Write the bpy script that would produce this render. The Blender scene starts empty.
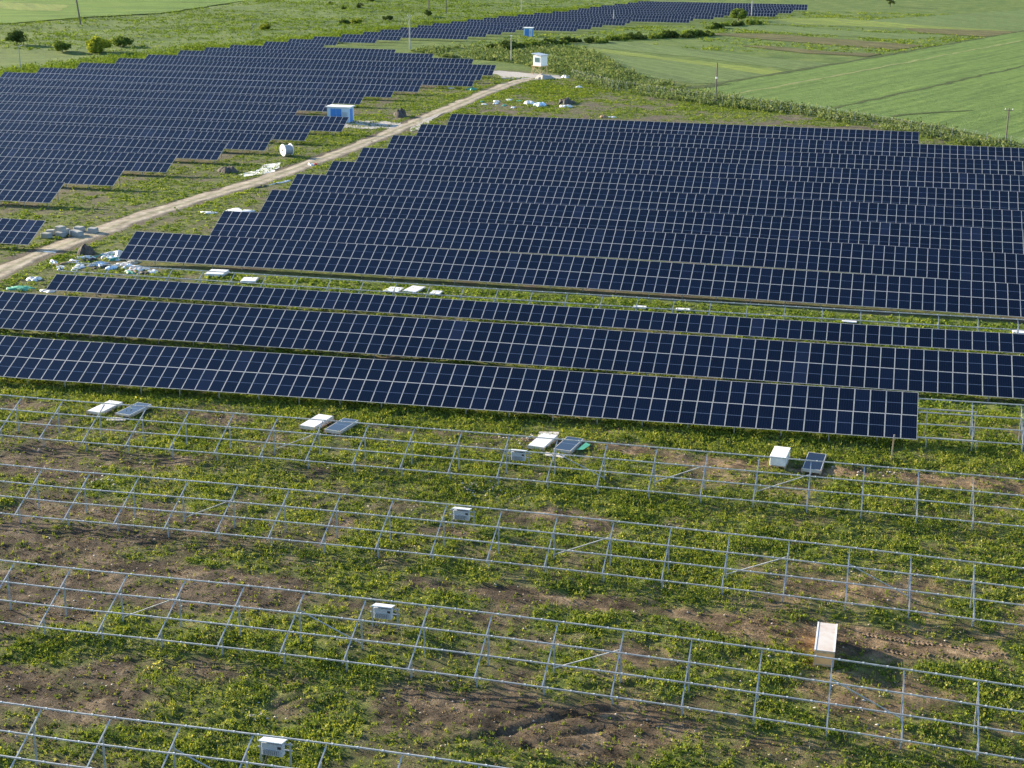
import bpy, bmesh, math, random
import numpy as np
from mathutils import Vector, Matrix

S = bpy.context.scene
COL = S.collection
R = math.radians
rng = np.random.default_rng(7)
random.seed(7)

# ------------------------------------------------------------------ camera, sky, sun, exposure
CAM_H = 37.236
cd = bpy.data.cameras.new('camera')
cam = bpy.data.objects.new('camera', cd); COL.objects.link(cam)
cd.sensor_fit = 'HORIZONTAL'; cd.sensor_width = 36.0
cd.lens = 1484.845 * 36.0 / 1024.0
cd.clip_start = 0.5; cd.clip_end = 8000
yaw, pit, rol = R(-13.614), R(17.5475), R(0.4194)
fw = Vector((math.sin(yaw) * math.cos(pit), math.cos(yaw) * math.cos(pit), -math.sin(pit)))
rt = Vector((math.cos(yaw), -math.sin(yaw), 0)); up0 = rt.cross(fw)
rr = rt * math.cos(rol) + up0 * math.sin(rol)
uu = -rt * math.sin(rol) + up0 * math.cos(rol)
M = Matrix((rr, uu, -fw)).transposed().to_4x4()
M.translation = Vector((0, 0, CAM_H))
cam.matrix_world = M
S.camera = cam

SUN_EL = R(15.5)
sun_xy = Vector((-0.945, 0.327)).normalized()
to_sun = Vector((sun_xy.x * math.cos(SUN_EL), sun_xy.y * math.cos(SUN_EL), math.sin(SUN_EL)))
w = bpy.data.worlds.new('World'); S.world = w; w.use_nodes = True
nt = w.node_tree; nt.nodes.clear()
sky = nt.nodes.new('ShaderNodeTexSky'); sky.sky_type = 'NISHITA'; sky.sun_disc = False
sky.sun_elevation = SUN_EL; sky.sun_rotation = math.atan2(sun_xy.x, sun_xy.y)
sky.altitude = 100; sky.air_density = 1.0; sky.dust_density = 0.7; sky.ozone_density = 2.2
bg = nt.nodes.new('ShaderNodeBackground'); bg.inputs[1].default_value = 0.11
wo = nt.nodes.new('ShaderNodeOutputWorld')
nt.links.new(sky.outputs[0], bg.inputs[0]); nt.links.new(bg.outputs[0], wo.inputs[0])
sl = bpy.data.lights.new('sun', 'SUN'); sl.energy = 5.0; sl.angle = R(0.55); sl.color = (1.0, 0.84, 0.61)
so = bpy.data.objects.new('sun', sl); COL.objects.link(so)
so.rotation_euler = to_sun.to_track_quat('Z', 'Y').to_euler(); so.location = (-80, 40, 120)
S.view_settings.view_transform = 'Standard'; S.view_settings.look = 'None'
S.view_settings.exposure = 1.85; S.view_settings.gamma = 1.0; S.view_settings.use_curve_mapping = False
S.cycles.max_bounces = 6; S.cycles.diffuse_bounces = 2; S.cycles.transparent_max_bounces = 4

# ------------------------------------------------------------------ lie of the land
CT = [(63.567, 0.139, -0.541, -2.834), (77.413, 0.115, -0.137, -2.529), (90.993, 0.012, 0.553, -1.031), (105.095, 0.115, 1.757, 0.019),
      (118.686, -0.086, 0.998, 0.064), (132.686, -0.158, 0.731, 0.696), (146.898, -0.065, 0.104, -0.776), (161.601, 0.053, 0.619, -3.417),
      (175.361, -0.014, -0.206, -0.584), (187.901, 0.012, -0.12, -1.005), (200.833, -0.052, 0.642, -1.207), (214.165, -0.094, 0.231, 1.027),
      (227.858, -0.041, 0.007, 0.811), (241.9, -0.024, 0.127, 0.116), (256.479, 0.007, -0.006, -0.162)]
CY = np.array([-50, 40] + [k[0] for k in CT] + [281.5])
CC = [np.array([0, CT[0][i]] + [k[i] for k in CT] + [0]) for i in (1, 2, 3)]
def terr(X, Y):
    X = np.asarray(X, float); Y = np.asarray(Y, float)
    u = np.clip(X / np.maximum(Y, 1) + 0.24, -0.4, 0.4)
    a, b, c = (np.interp(Y, CY, k) for k in CC)
    return a + b * u + c * u * u
def tz(x, y): return float(terr(x, y))

def hash2(ix, iy, seed):
    h = (ix.astype(np.int64) * 374761393 + iy.astype(np.int64) * 668265263 + seed * 974711) & 0x7fffffff
    h = ((h ^ (h >> 13)) * 1274126177) & 0x7fffffff
    return ((h ^ (h >> 16)) & 0xffff) / 65535.0
def vnoise(X, Y, scale, seed=0):
    X = np.asarray(X, float) / scale; Y = np.asarray(Y, float) / scale
    ix = np.floor(X); iy = np.floor(Y); fx = X - ix; fy = Y - iy
    fx = fx * fx * (3 - 2 * fx); fy = fy * fy * (3 - 2 * fy)
    a = hash2(ix, iy, seed); b = hash2(ix + 1, iy, seed); c = hash2(ix, iy + 1, seed); d = hash2(ix + 1, iy + 1, seed)
    return (a * (1 - fx) + b * fx) * (1 - fy) + (c * (1 - fx) + d * fx) * fy
def fbm(X, Y, scale, seed=0, oct=4):
    t = 0; amp = 0.5; tot = 0
    for o in range(oct):
        t = t + amp * vnoise(X, Y, scale / 2 ** o, seed + o * 17); tot += amp; amp *= 0.55
    return t / tot

BARE = [(-48.9, 77.7, 4.4, 2.9), (-41.8, 69.9, 6.9, 1.7), (-37.6, 59.3, 5.0, 1.8), (-18.3, 61.3, 3.4, 2.3), (-11.8, 62.1, 4.3, 2.3), (-9.9, 70.0, 2.1, 1.3),
        (1.9, 69.6, 3.6, 2.2), (3.4, 74.4, 3.7, 1.2), (-2.3, 73.9, 3.8, 0.9), (-11.9, 75.4, 6.8, 0.8), (0.8, 75.3, 8.2, 0.9), (-14.8, 101.0, 6.5, 1.0),
        (-5.4, 99.6, 6.3, 0.9), (4.2, 99.4, 7.6, 0.9), (-48.4, 102.2, 3.9, 1.4), (-65.0, 100.6, 3.2, 1.4), (-51.0, 90.8, 9.4, 1.7), (-45.5, 81.8, 5.9, 1.3),
        (-25.7, 60.4, 1.1, 1.4), (-42.7, 67.1, 3.4, 1.1), (-34.4, 57.5, 2.4, 0.9), (-17.8, 86.8, 3.9, 1.6), (-27.1, 72.2, 6.8, 0.7), (-32.4, 70.9, 3.4, 1.0),
        (-20.1, 75.4, 4.0, 0.6), (-38, 73.5, 9, 0.9), (-56, 87, 6, 1.3), (-34, 101.5, 14, 0.7), (-30, 63, 4, 1.0)]
ROAD = [(-91.0, 120), (-90.5, 130), (-91.2, 138.3), (-91.8, 146.9), (-92.2, 159.3), (-91.0, 169.7), (-89.3, 179.9), (-87.8, 192.6), (-86.3, 207.5), (-85.0, 225.2),
        (-84.1, 246.5), (-83.9, 271.0), (-83.5, 293.7), (-83.4, 321.8), (-82.5, 341.5), (-80.4, 349.7), (-77.5, 353)]
def inpoly(X, Y, poly):
    X = np.asarray(X); Y = np.asarray(Y); ins = np.zeros(X.shape, bool); n = len(poly)
    for i in range(n):
        x1, y1 = poly[i]; x2, y2 = poly[(i + 1) % n]
        c = ((y1 > Y) != (y2 > Y)) & (X < (x2 - x1) * (Y - y1) / (y2 - y1 + 1e-9) + x1)
        ins ^= c
    return ins
def road_x(Y): return np.interp(Y, [p[1] for p in ROAD], [p[0] for p in ROAD])

MEADOW = [(-439.4, 647.2), (-500, 900), (-200, 900), (-230, 700), (-270, 620.6), (-265.3, 535.5), (-282.0, 505.1), (-289.4, 464.4), (-295.0, 434.2), (-420, 436)]
def veg(X, Y):
    """how green the ground is, 0..1"""
    X = np.asarray(X, float); Y = np.asarray(Y, float)
    n = fbm(X, Y, 8.0, 3, 3) * 0.38 + fbm(X, Y, 2.6, 9, 4) * 0.62
    base = np.interp(X + (Y - 80) * 0.45, [-62, -40, -24, -8, 10], [0.36, 0.42, 0.52, 0.58, 0.55])
    base = np.where(Y > 84, base + 0.08, base) - np.where((Y < 64) & (X > -22) & (X < -3), 0.12, 0)
    base = np.where((Y > 101.6) & (Y < 106.5), base + 0.30, base)
    base = np.where((Y > 106.5) & (Y < 138), 0.62, base)
    base = np.where((Y > 136) & (Y < 149), np.interp(X, [-80, -62, -50], [0.45, 0.6, 0.9]), base)
    base = np.where(Y > 146, 0.46, base)
    dr = np.abs(X - road_x(Y))
    far = Y > 120
    base = np.where(far & (dr < 14) & (X > -110) & (Y < 360), 0.56, base)
    base = np.where(far & (dr > 2.2) & (dr < 3.8) & (Y < 350), 0.8, base)
    base = np.where(far & (dr < 2.3) & (Y < 352), 0.0, base)
    base = np.where((Y > 262) & (X > -80), 0.52, base)
    base = np.where((Y > 258) & (Y < 285) & (X > -60) & (X < 12), 0.36, base)
    base = np.where((Y > 320) & (X > -78), 0.75, base)
    base = np.where((Y > 366) | ((Y > 230) & (X < left_line(np.clip(Y, 200, 640)))) | ((Y > 300) & (X > -40)), 1.2, base)
    v = (n - 0.5) * 1.8 + base + (vnoise(X, Y, 0.9, 19) - 0.5) * 0.22
    for bx, by, ra, rb in BARE:
        d = ((X - bx) / (ra * 1.15)) ** 2 + ((Y - by) / (rb * 1.2)) ** 2
        v = v - 0.42 * np.exp(-d * d)
    return np.clip(v, 0, 1)

def left_line(Y): return np.interp(Y, [200, 298.7, 334.4, 370.2, 401.9, 430.7, 464.6, 494.2, 524.9, 549.9, 565.1, 602.3, 619.7, 640], [-217, -191.8, -184.1, -176.6, -167.0, -156.8, -149.0, -141.9, -133.5, -124.5, -118.2, -111.6, -105.6, -101])
def micro(X, Y):
    near = np.clip((150 - Y) / 20, 0, 1)
    z = (fbm(X, Y, 2.4, 31, 4) - 0.5) * 0.34 * near + (fbm(X, Y, 9, 41, 3) - 0.5) * 0.25 * near + (fbm(X, Y, 0.75, 37, 2) - 0.5) * 0.16 * near
    for ly, x0, x1 in ((75.6, -30, 12), (74.1, -30, 12), (101.2, -30, 14), (99.7, -30, 14), (88.6, -40, 10), (60.3, -22, -4), (58.8, -20, -2)):
        wob = ly + (vnoise(X, X * 0, 9, int(ly)) - 0.5) * 1.2
        m = np.clip(1 - np.abs(X - (x0 + x1) / 2) / ((x1 - x0) / 2), 0, 1) ** 0.3
        z = z - 0.10 * np.exp(-((Y - wob) / 0.22) ** 2) * m * (0.8 + 0.2 * np.sin(X * 14)) + 0.06 * np.exp(-((np.abs(Y - wob) - 0.42) / 0.16) ** 2) * m
    z = z * (1 - np.exp(-(((X + 0.44) / 1.2) ** 4 + ((Y - 73) / 2.4) ** 4)))
    for ax, ay, bx, by in ((-18, 58.6, -9.5, 64.6), (-16.6, 57.6, -8.1, 63.6), (-30, 57, -24, 62.5), (-12.5, 65.5, -7.0, 68.6)):
        L = math.hypot(bx - ax, by - ay); tx, ty = (bx - ax) / L, (by - ay) / L; t_ = (X - ax) * tx + (Y - ay) * ty; d_ = -(X - ax) * ty + (Y - ay) * tx + 0.25 * np.sin(t_ * 0.7)
        m = np.clip(np.minimum(t_, L - t_) / 1.0, 0, 1); z = z - 0.09 * np.exp(-(d_ / 0.22) ** 2) * m + 0.06 * np.exp(-((np.abs(d_) - 0.45) / 0.17) ** 2) * m
    far = np.clip((Y - 352) / 40, 0, 1)
    z = z + (fbm(X * 0.6, Y * 1.3, 16, 51, 4) - 0.5) * 2.6 * far * np.clip((-100 - X) / 30, 0, 1) * np.clip((left_line(np.clip(Y, 200, 640)) - 4 - X) / 12, 0, 1) * (1 - inpoly(X, Y, MEADOW))
    return z

# ------------------------------------------------------------------ materials
class NT:
    def __init__(s, name):
        s.m = bpy.data.materials.new(name); s.m.use_nodes = True; s.t = s.m.node_tree; s.t.nodes.clear()
        s.out = s.n('ShaderNodeOutputMaterial')
    def n(s, kind, **kw):
        x = s.t.nodes.new(kind)
        for k, v in kw.items(): setattr(x, k, v)
        return x
    def l(s, a, b): s.t.links.new(a, b)
    def bsdf(s, color=None, rough=0.7, metal=0.0, spec=0.3):
        b = s.n('ShaderNodeBsdfPrincipled'); b.inputs['Roughness'].default_value = rough; b.inputs['Metallic'].default_value = metal
        b.inputs['Specular IOR Level'].default_value = spec
        if color is not None: b.inputs['Base Color'].default_value = (*color, 1)
        s.l(b.outputs[0], s.out.inputs[0]); return b
    def noise(s, scale, detail=4, rough=0.55, coord='Object', dist=0.0):
        tc = s.n('ShaderNodeTexCoord'); x = s.n('ShaderNodeTexNoise'); x.inputs['Scale'].default_value = scale
        x.inputs['Detail'].default_value = detail; x.inputs['Roughness'].default_value = rough; x.inputs['Distortion'].default_value = dist
        s.l(tc.outputs[coord], x.inputs['Vector']); return x.outputs['Fac']
    def ramp(s, fac, stops):
        x = s.n('ShaderNodeValToRGB'); e = x.color_ramp.elements
        while len(e) < len(stops): e.new(0.5)
        for i, (p, c) in enumerate(stops): e[i].position = p; e[i].color = (*c, 1)
        s.l(fac, x.inputs[0]); return x.outputs[0]
    def mix(s, fac, a, b, mode='MIX'):
        x = s.n('ShaderNodeMix', data_type='RGBA', blend_type=mode)
        for sock, v in ((x.inputs[0], fac), (x.inputs[6], a), (x.inputs[7], b)):
            if isinstance(v, (int, float)): sock.default_value = v
            elif isinstance(v, tuple): sock.default_value = (*v, 1)
            else: s.l(v, sock)
        return x.outputs[2]
    def math(s, op, a, b=0.0):
        x = s.n('ShaderNodeMath', operation=op)
        for i, v in enumerate((a, b)):
            if isinstance(v, (int, float)): x.inputs[i].default_value = v
            else: s.l(v, x.inputs[i])
        return x.outputs[0]
    def bump(s, h, b, strength=0.4, dist=0.05):
        x = s.n('ShaderNodeBump'); x.inputs['Strength'].default_value = strength; x.inputs['Distance'].default_value = dist
        s.l(h, x.inputs['Height']); s.l(x.outputs[0], b.inputs['Normal'])

def simple(name, col, rough=0.7, metal=0.0, var=0.12, scale=3.0, spec=0.3, bump=0.0):
    k = NT(name); b = k.bsdf(col, rough, metal, spec)
    f = k.noise(scale, 5)
    c = k.ramp(f, [(0.3, tuple(x * (1 - var) for x in col)), (0.7, tuple(min(1, x * (1 + var)) for x in col))])
    k.l(c, b.inputs['Base Color'])
    if bump: k.bump(f, b, bump, 0.03)
    return k.m

# solar glass: cells, busbars, split line across the middle
k = NT('solar_glass'); b = k.bsdf((0.006, 0.010, 0.03), 0.10, 0.0, 0.35); b.inputs['Specular Tint'].default_value = (0.36, 0.66, 1.0, 1)
uv = k.n('ShaderNodeUVMap'); sep = k.n('ShaderNodeSeparateXYZ'); k.l(uv.outputs[0], sep.inputs[0])
def lines(k, c, n, width):
    f = k.math('FRACT', k.math('MULTIPLY', c, n)); d = k.math('ABSOLUTE', k.math('SUBTRACT', f, 0.5))
    return k.math('GREATER_THAN', d, 0.5 - width)
cell = k.math('MAXIMUM', lines(k, sep.outputs[0], 6, 0.03), lines(k, sep.outputs[1], 24, 0.03))
mid = k.math('LESS_THAN', k.math('ABSOLUTE', k.math('SUBTRACT', sep.outputs[1], 0.5)), 0.0085)
oi = k.n('ShaderNodeObjectInfo')
tone = k.ramp(oi.outputs['Random'], [(0.0, (0.0008, 0.0014, 0.0045)), (0.6, (0.0014, 0.0026, 0.008)), (0.95, (0.0026, 0.0046, 0.014)), (0.985, (0.009, 0.013, 0.030))])
c1 = k.mix(cell, tone, (0.016, 0.022, 0.045)); c2 = k.mix(mid, c1, (0.10, 0.13, 0.19))
k.l(c2, b.inputs['Base Color']); k.l(k.ramp(oi.outputs['Random'], [(0.0, (0.06,) * 3), (1.0, (0.16,) * 3)]), b.inputs['Roughness'])
M_GLASS = k.m
M_FRAME = simple('anodised_frame', (0.52, 0.50, 0.475), 0.5, 0.15, 0.08, 2.0, 0.4)
M_BACK = simple('backsheet', (0.7, 0.7, 0.68), 0.6, 0, 0.05)
k = NT('galvanised_steel'); b = k.bsdf((0.5, 0.52, 0.54), 0.42, 0.45, 0.5)
k.l(k.ramp(k.noise(2.3, 5), [(0.3, (0.27, 0.29, 0.32)), (0.7, (0.46, 0.475, 0.49))]), b.inputs['Base Color'])
k.l(k.ramp(k.noise(5, 4), [(0.3, (0.34,) * 3), (0.7, (0.55,) * 3)]), b.inputs['Roughness'])
M_STEEL = k.m
M_CLAMP = simple('clamp_aluminium', (0.62, 0.63, 0.64), 0.35, 0.3)
M_POST = simple('shade_darkened_steel', (0.34, 0.33, 0.31), 0.6, 0.3)  # under-panel posts are galvanised; their shade is put into this darker colour

def ground_material():
    k = NT('ground_soil_and_green'); b = k.bsdf((0.1, 0.08, 0.05), 0.95, 0, 0.1)
    at = k.n('ShaderNodeAttribute', attribute_name='veg'); fz = k.n('ShaderNodeAttribute', attribute_name='zone')
    soil = k.ramp(k.noise(0.55, 9, 0.68, dist=0.4), [(0.30, (0.026, 0.021, 0.016)), (0.43, (0.066, 0.053, 0.038)), (0.54, (0.14, 0.11, 0.076)), (0.70, (0.33, 0.265, 0.18))])
    sandy = k.ramp(k.noise(0.12, 4, 0.6), [(0.52, (0.0,) * 3), (0.66, (1.0,) * 3)])
    soil = k.mix(k.math('MULTIPLY', sandy, 0.4), soil, (0.24, 0.19, 0.13))
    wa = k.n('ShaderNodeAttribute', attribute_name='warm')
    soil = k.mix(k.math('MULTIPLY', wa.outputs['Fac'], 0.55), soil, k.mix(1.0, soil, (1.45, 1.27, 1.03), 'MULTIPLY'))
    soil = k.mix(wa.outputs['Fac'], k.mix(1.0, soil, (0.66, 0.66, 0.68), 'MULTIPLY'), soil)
    fine = k.noise(9.0, 6, 0.7)
    soil = k.mix(0.55, soil, k.ramp(fine, [(0.34, (0.2,) * 3), (0.66, (1.5,) * 3)]), 'MULTIPLY')
    grey = k.mix(0.5, soil, (0.115, 0.105, 0.082))
    soil = k.mix(fz.outputs['Fac'], soil, grey)
    green = k.ramp(k.noise(0.9, 8, 0.7), [(0.30, (0.024, 0.040, 0.012)), (0.45, (0.062, 0.092, 0.021)), (0.57, (0.115, 0.145, 0.034)), (0.7, (0.21, 0.22, 0.06))])
    green = k.mix(0.5, green, k.ramp(k.noise(6.0, 6, 0.7), [(0.3, (0.4,) * 3), (0.7, (1.4,) * 3)]), 'MULTIPLY')
    fa = k.n('ShaderNodeAttribute', attribute_name='far')
    fgreen = k.ramp(k.noise(0.13, 9, 0.72, dist=0.5), [(0.3, (0.046, 0.082, 0.022)), (0.5, (0.086, 0.132, 0.034)), (0.7, (0.15, 0.185, 0.058))])
    fgreen = k.mix(0.5, fgreen, k.ramp(k.noise(0.8, 6, 0.75), [(0.3, (0.45,) * 3), (0.7, (1.4,) * 3)]), 'MULTIPLY')
    green = k.mix(fa.outputs['Fac'], green, fgreen)
    fac = k.ramp(k.math('ADD', k.math('MULTIPLY', at.outputs['Fac'], 0.8), k.math('MULTIPLY', k.noise(3.0, 6, 0.7), 0.6)), [(0.42, (0,) * 3), (0.85, (1,) * 3)])
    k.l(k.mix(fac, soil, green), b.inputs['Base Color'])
    k.bump(k.math('ADD', k.noise(2.2, 10, 0.72), k.math('MULTIPLY', k.noise(12, 5, 0.7), 0.4)), b, 1.0, 0.25)
    return k.m
M_GROUND = ground_material()

def field_material(name, dark, light, scale=0.5, direction=None, spacing=3.0, linecol=None, patch=0.0, patchcol=(0.1, 0.1, 0.04), bump=0.9):
    k = NT(name); b = k.bsdf(light, 0.95, 0, 0.1)
    f = k.noise(scale, 9, 0.7)
    c = k.ramp(f, [(0.3, dark), (0.7, light)])
    h = k.noise(2.0, 8, 0.75)
    if direction is not None:
        tc = k.n('ShaderNodeTexCoord'); mp = k.n('ShaderNodeMapping'); mp.inputs['Rotation'].default_value = (0, 0, -math.atan2(direction[1], direction[0]))
        k.l(tc.outputs['Object'], mp.inputs[0])
        mp2 = k.n('ShaderNodeMapping'); mp2.inputs['Scale'].default_value = (0.02, 1.0 / spacing, 1); k.l(mp.outputs[0], mp2.inputs[0])
        nz = k.n('ShaderNodeTexNoise'); nz.inputs['Scale'].default_value = 1.0; nz.inputs['Detail'].default_value = 6; nz.inputs['Roughness'].default_value = 0.75
        k.l(mp2.outputs[0], nz.inputs['Vector'])
        c = k.mix(0.8, c, k.ramp(nz.outputs['Fac'], [(0.30, (0.45, 0.5, 0.5)), (0.5, (1.0, 1.0, 1.0)), (0.72, (1.45, 1.36, 1.15))]), 'MULTIPLY')
    if patch > 0:
        c = k.mix(k.ramp(k.noise(0.09, 6, 0.65), [(0.62 - patch, (0,) * 3), (0.70 - patch * 0.5, (1,) * 3)]), c, patchcol)
    k.l(c, b.inputs['Base Color'])
    k.bump(h, b, bump, 0.5)
    return k.m

def leaf_material(name, stops, trans=0.35):
    k = NT(name); at = k.n('ShaderNodeAttribute', attribute_name='tint')
    c = k.ramp(at.outputs['Fac'], stops)
    d = k.n('ShaderNodeBsdfDiffuse'); t = k.n('ShaderNodeBsdfTranslucent'); mx = k.n('ShaderNodeMixShader'); mx.inputs[0].default_value = trans
    k.l(c, d.inputs[0]); k.l(k.mix(1.0, c, (1.15, 1.1, 0.6), 'MULTIPLY'), t.inputs[0])
    k.l(d.outputs[0], mx.inputs[1]); k.l(t.outputs[0], mx.inputs[2]); k.l(mx.outputs[0], k.out.inputs[0])
    return k.m
M_LEAF = leaf_material('low_weeds', [(0.0, (0.034, 0.062, 0.012)), (0.4, (0.125, 0.178, 0.030)), (0.72, (0.26, 0.29, 0.050)), (1.0, (0.42, 0.40, 0.14))])
M_REED = leaf_material('reeds', [(0.0, (0.05, 0.085, 0.03)), (0.5, (0.115, 0.16, 0.065)), (1.0, (0.25, 0.28, 0.16))])
M_LUSH = leaf_material('lush_weeds', [(0.0, (0.045, 0.085, 0.015)), (0.5, (0.13, 0.192, 0.032)), (1.0, (0.28, 0.32, 0.06))])
M_DARKLEAF = leaf_material('dark_leaves', [(0.0, (0.028, 0.05, 0.014)), (1.0, (0.10, 0.14, 0.038))], 0.2)
M_MIDLEAF = leaf_material('mid_leaves', [(0.0, (0.06, 0.10, 0.024)), (1.0, (0.20, 0.27, 0.06))])
M_YELLEAF = leaf_material('yellow_leaves', [(0.0, (0.09, 0.13, 0.02)), (1.0, (0.30, 0.34, 0.05))])
M_DRY = leaf_material('dry_stalks', [(0.0, (0.05, 0.038, 0.026)), (0.5, (0.16, 0.12, 0.075)), (1.0, (0.34, 0.28, 0.18))], 0.2)
M_BARK = simple('bark', (0.09, 0.07, 0.05), 0.9)
M_WHITE = simple('white_paint', (0.70, 0.70, 0.68), 0.5, 0, 0.06)
M_FILM = simple('white_film', (0.62, 0.62, 0.62), 0.4, 0, 0.18, 2.0, 0.5)
M_GREYF = simple('grey_film', (0.42, 0.44, 0.46), 0.4, 0, 0.2, 2.0, 0.5)
M_BLUEF = simple('pale_blue_film', (0.42, 0.58, 0.72), 0.45, 0, 0.15, 2.0, 0.4)
M_GREENF = simple('green_film', (0.05, 0.26, 0.17), 0.5, 0, 0.2)
M_BROWNF = simple('brown_card', (0.20, 0.14, 0.09), 0.85, 0, 0.25)
M_DARK = simple('dark_rubber', (0.03, 0.03, 0.032), 0.7)
M_BLUE = simple('blue_paint', (0.05, 0.20, 0.55), 0.45, 0, 0.08)
M_PALEBLUE = simple('shade_tinted_white', (0.42, 0.55, 0.68), 0.5, 0, 0.06)  # kiosk walls are white; their bluish shade is put into this colour
M_LGREY = simple('light_grey_metal', (0.34, 0.38, 0.44), 0.42, 0.1, 0.06)
M_PALEGREY = simple('pale_grey_metal', (0.55, 0.58, 0.63), 0.4, 0.1, 0.06)
M_MGREY = simple('mid_grey_metal', (0.28, 0.30, 0.33), 0.5, 0.1, 0.06)
M_CARD = simple('plywood', (0.66, 0.375, 0.165), 0.85, 0, 0.14, 1.5)
M_WOOD = simple('timber', (0.45, 0.32, 0.20), 0.85, 0, 0.2, 4)
M_POLEWOOD = simple('grey_pole_timber', (0.13, 0.11, 0.10), 0.9, 0, 0.2, 3)
M_CONC = simple('concrete', (0.40, 0.39, 0.37), 0.9, 0, 0.14, 2, 0.2, 0.3)
M_CONCBLK = simple('concrete_block', (0.28, 0.29, 0.28), 0.9, 0, 0.15, 2, 0.2, 0.3)
M_ROADM = None
M_RED = simple('red_paint', (0.5, 0.05, 0.04), 0.5)
M_GLASSW = simple('window_glass', (0.10, 0.16, 0.17), 0.1, 0, 0.05, 1, 0.6)
M_STONE = simple('stone', (0.33, 0.29, 0.25), 0.9, 0, 0.25, 2)
M_DSTONE = simple('dark_stone', (0.07, 0.065, 0.06), 0.9, 0, 0.3, 1.2, 0.2, 0.4)
k = NT('crate_top_film'); b = k.bsdf((0.7, 0.6, 0.55), 0.55, 0, 0.4)
k.l(k.ramp(k.noise(1.4, 6, 0.65, dist=0.6), [(0.4, (0.50, 0.465, 0.43)), (0.6, (0.46, 0.40, 0.35)), (0.75, (0.36, 0.27, 0.21))]), b.inputs['Base Color'])
M_CRATETOP = k.m

# ------------------------------------------------------------------ mesh helpers
class MB:
    def __init__(s): s.v = []; s.f = []; s.mi = []; s.uv = {}
    def quad(s, a, b, c, d, mi=0, uv=False):
        i = len(s.v); s.v += [tuple(a), tuple(b), tuple(c), tuple(d)]; s.f.append((i, i + 1, i + 2, i + 3)); s.mi.append(mi)
        if uv: s.uv[len(s.f) - 1] = ((0, 0), (1, 0), (1, 1), (0, 1))
    def box(s, x0, x1, y0, y1, z0, z1, mi=0, mat=None):
        p = [Vector((x, y, z)) for z in (z0, z1) for y in (y0, y1) for x in (x0, x1)]
        if mat is not None: p = [mat @ q for q in p]
        i = len(s.v); s.v += [tuple(q) for q in p]
        for q in ((0, 2, 3, 1), (4, 5, 7, 6), (0, 1, 5, 4), (2, 6, 7, 3), (0, 4, 6, 2), (1, 3, 7, 5)):
            s.f.append(tuple(i + j for j in q)); s.mi.append(mi)
    def bar(s, a, b, w, h=None, mi=0, upv=Vector((0, 0, 1))):
        a = Vector(a); b = Vector(b); h = h or w; d = (b - a)
        L = d.length; d = d / L; sx = d.cross(upv)
        if sx.length < 1e-4: sx = d.cross(Vector((0, 1, 0)))
        sx.normalize(); sz = sx.cross(d)
        m = Matrix((sx, d, sz)).transposed().to_4x4(); m.translation = a
        s.box(-w / 2, w / 2, 0, L, -h / 2, h / 2, mi, m)
    def tube(s, pts, rad, n=8, mi=0, cap=True):
        pts = [Vector(p) for p in pts]; rad = [rad] * len(pts) if isinstance(rad, (int, float)) else rad
        base = len(s.v)
        for j, p in enumerate(pts):
            d = (pts[min(j + 1, len(pts) - 1)] - pts[max(j - 1, 0)]).normalized()
            x = d.cross(Vector((0, 0, 1)));
            if x.length < 1e-3: x = Vector((1, 0, 0))
            x.normalize(); y = d.cross(x)
            for q in range(n):
                t = 2 * math.pi * q / n; s.v.append(tuple(p + (x * math.cos(t) + y * math.sin(t)) * rad[j]))
        for j in range(len(pts) - 1):
            for q in range(n):
                a = base + j * n + q; b2 = base + j * n + (q + 1) % n
                s.f.append((a, b2, b2 + n, a + n)); s.mi.append(mi)
        if cap:
            s.f.append(tuple(base + q for q in range(n))); s.mi.append(mi)
            s.f.append(tuple(base + (len(pts) - 1) * n + q for q in reversed(range(n)))); s.mi.append(mi)
    def mesh(s, name, mats):
        me = bpy.data.meshes.new(name); me.from_pydata(s.v, [], s.f)
        for m in (mats if isinstance(mats, (list, tuple)) else [mats]): me.materials.append(m)
        me.polygons.foreach_set('material_index', s.mi)
        if s.uv:
            ul = me.uv_layers.new(name='UVMap')
            for fi, co in s.uv.items():
                p = me.polygons[fi]
                for li, c in zip(p.loop_indices, co): ul.data[li].uv = c
        me.update(); return me
    def build(s, name, mats, parent=None, loc=None, bevel=0):
        me = s.mesh(name, mats)
        if bevel:
            bm = bmesh.new(); bm.from_mesh(me); bmesh.ops.bevel(bm, geom=bm.edges[:], offset=bevel, segments=1, affect='EDGES'); bm.to_mesh(me); bm.free()
        return link(name, me, parent, loc)
def link(name, me, parent=None, loc=None, rot=None):
    o = bpy.data.objects.new(name, me); COL.objects.link(o)
    if parent is not None: o.parent = parent
    if loc is not None: o.location = loc
    if rot is not None: o.rotation_euler = rot
    return o
def tag(o, label=None, cat=None, group=None, kind=None):
    if label: o['label'] = label
    if cat: o['category'] = cat
    if group: o['group'] = group
    if kind: o['kind'] = kind
    return o
def thing(name, label, cat, loc=(0, 0, 0), rz=0, group=None):
    o = bpy.data.objects.new(name, None); COL.objects.link(o); o.location = loc; o.rotation_euler = (0, 0, rz)
    o.empty_display_size = 0.3
    return tag(o, label, cat, group)
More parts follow.
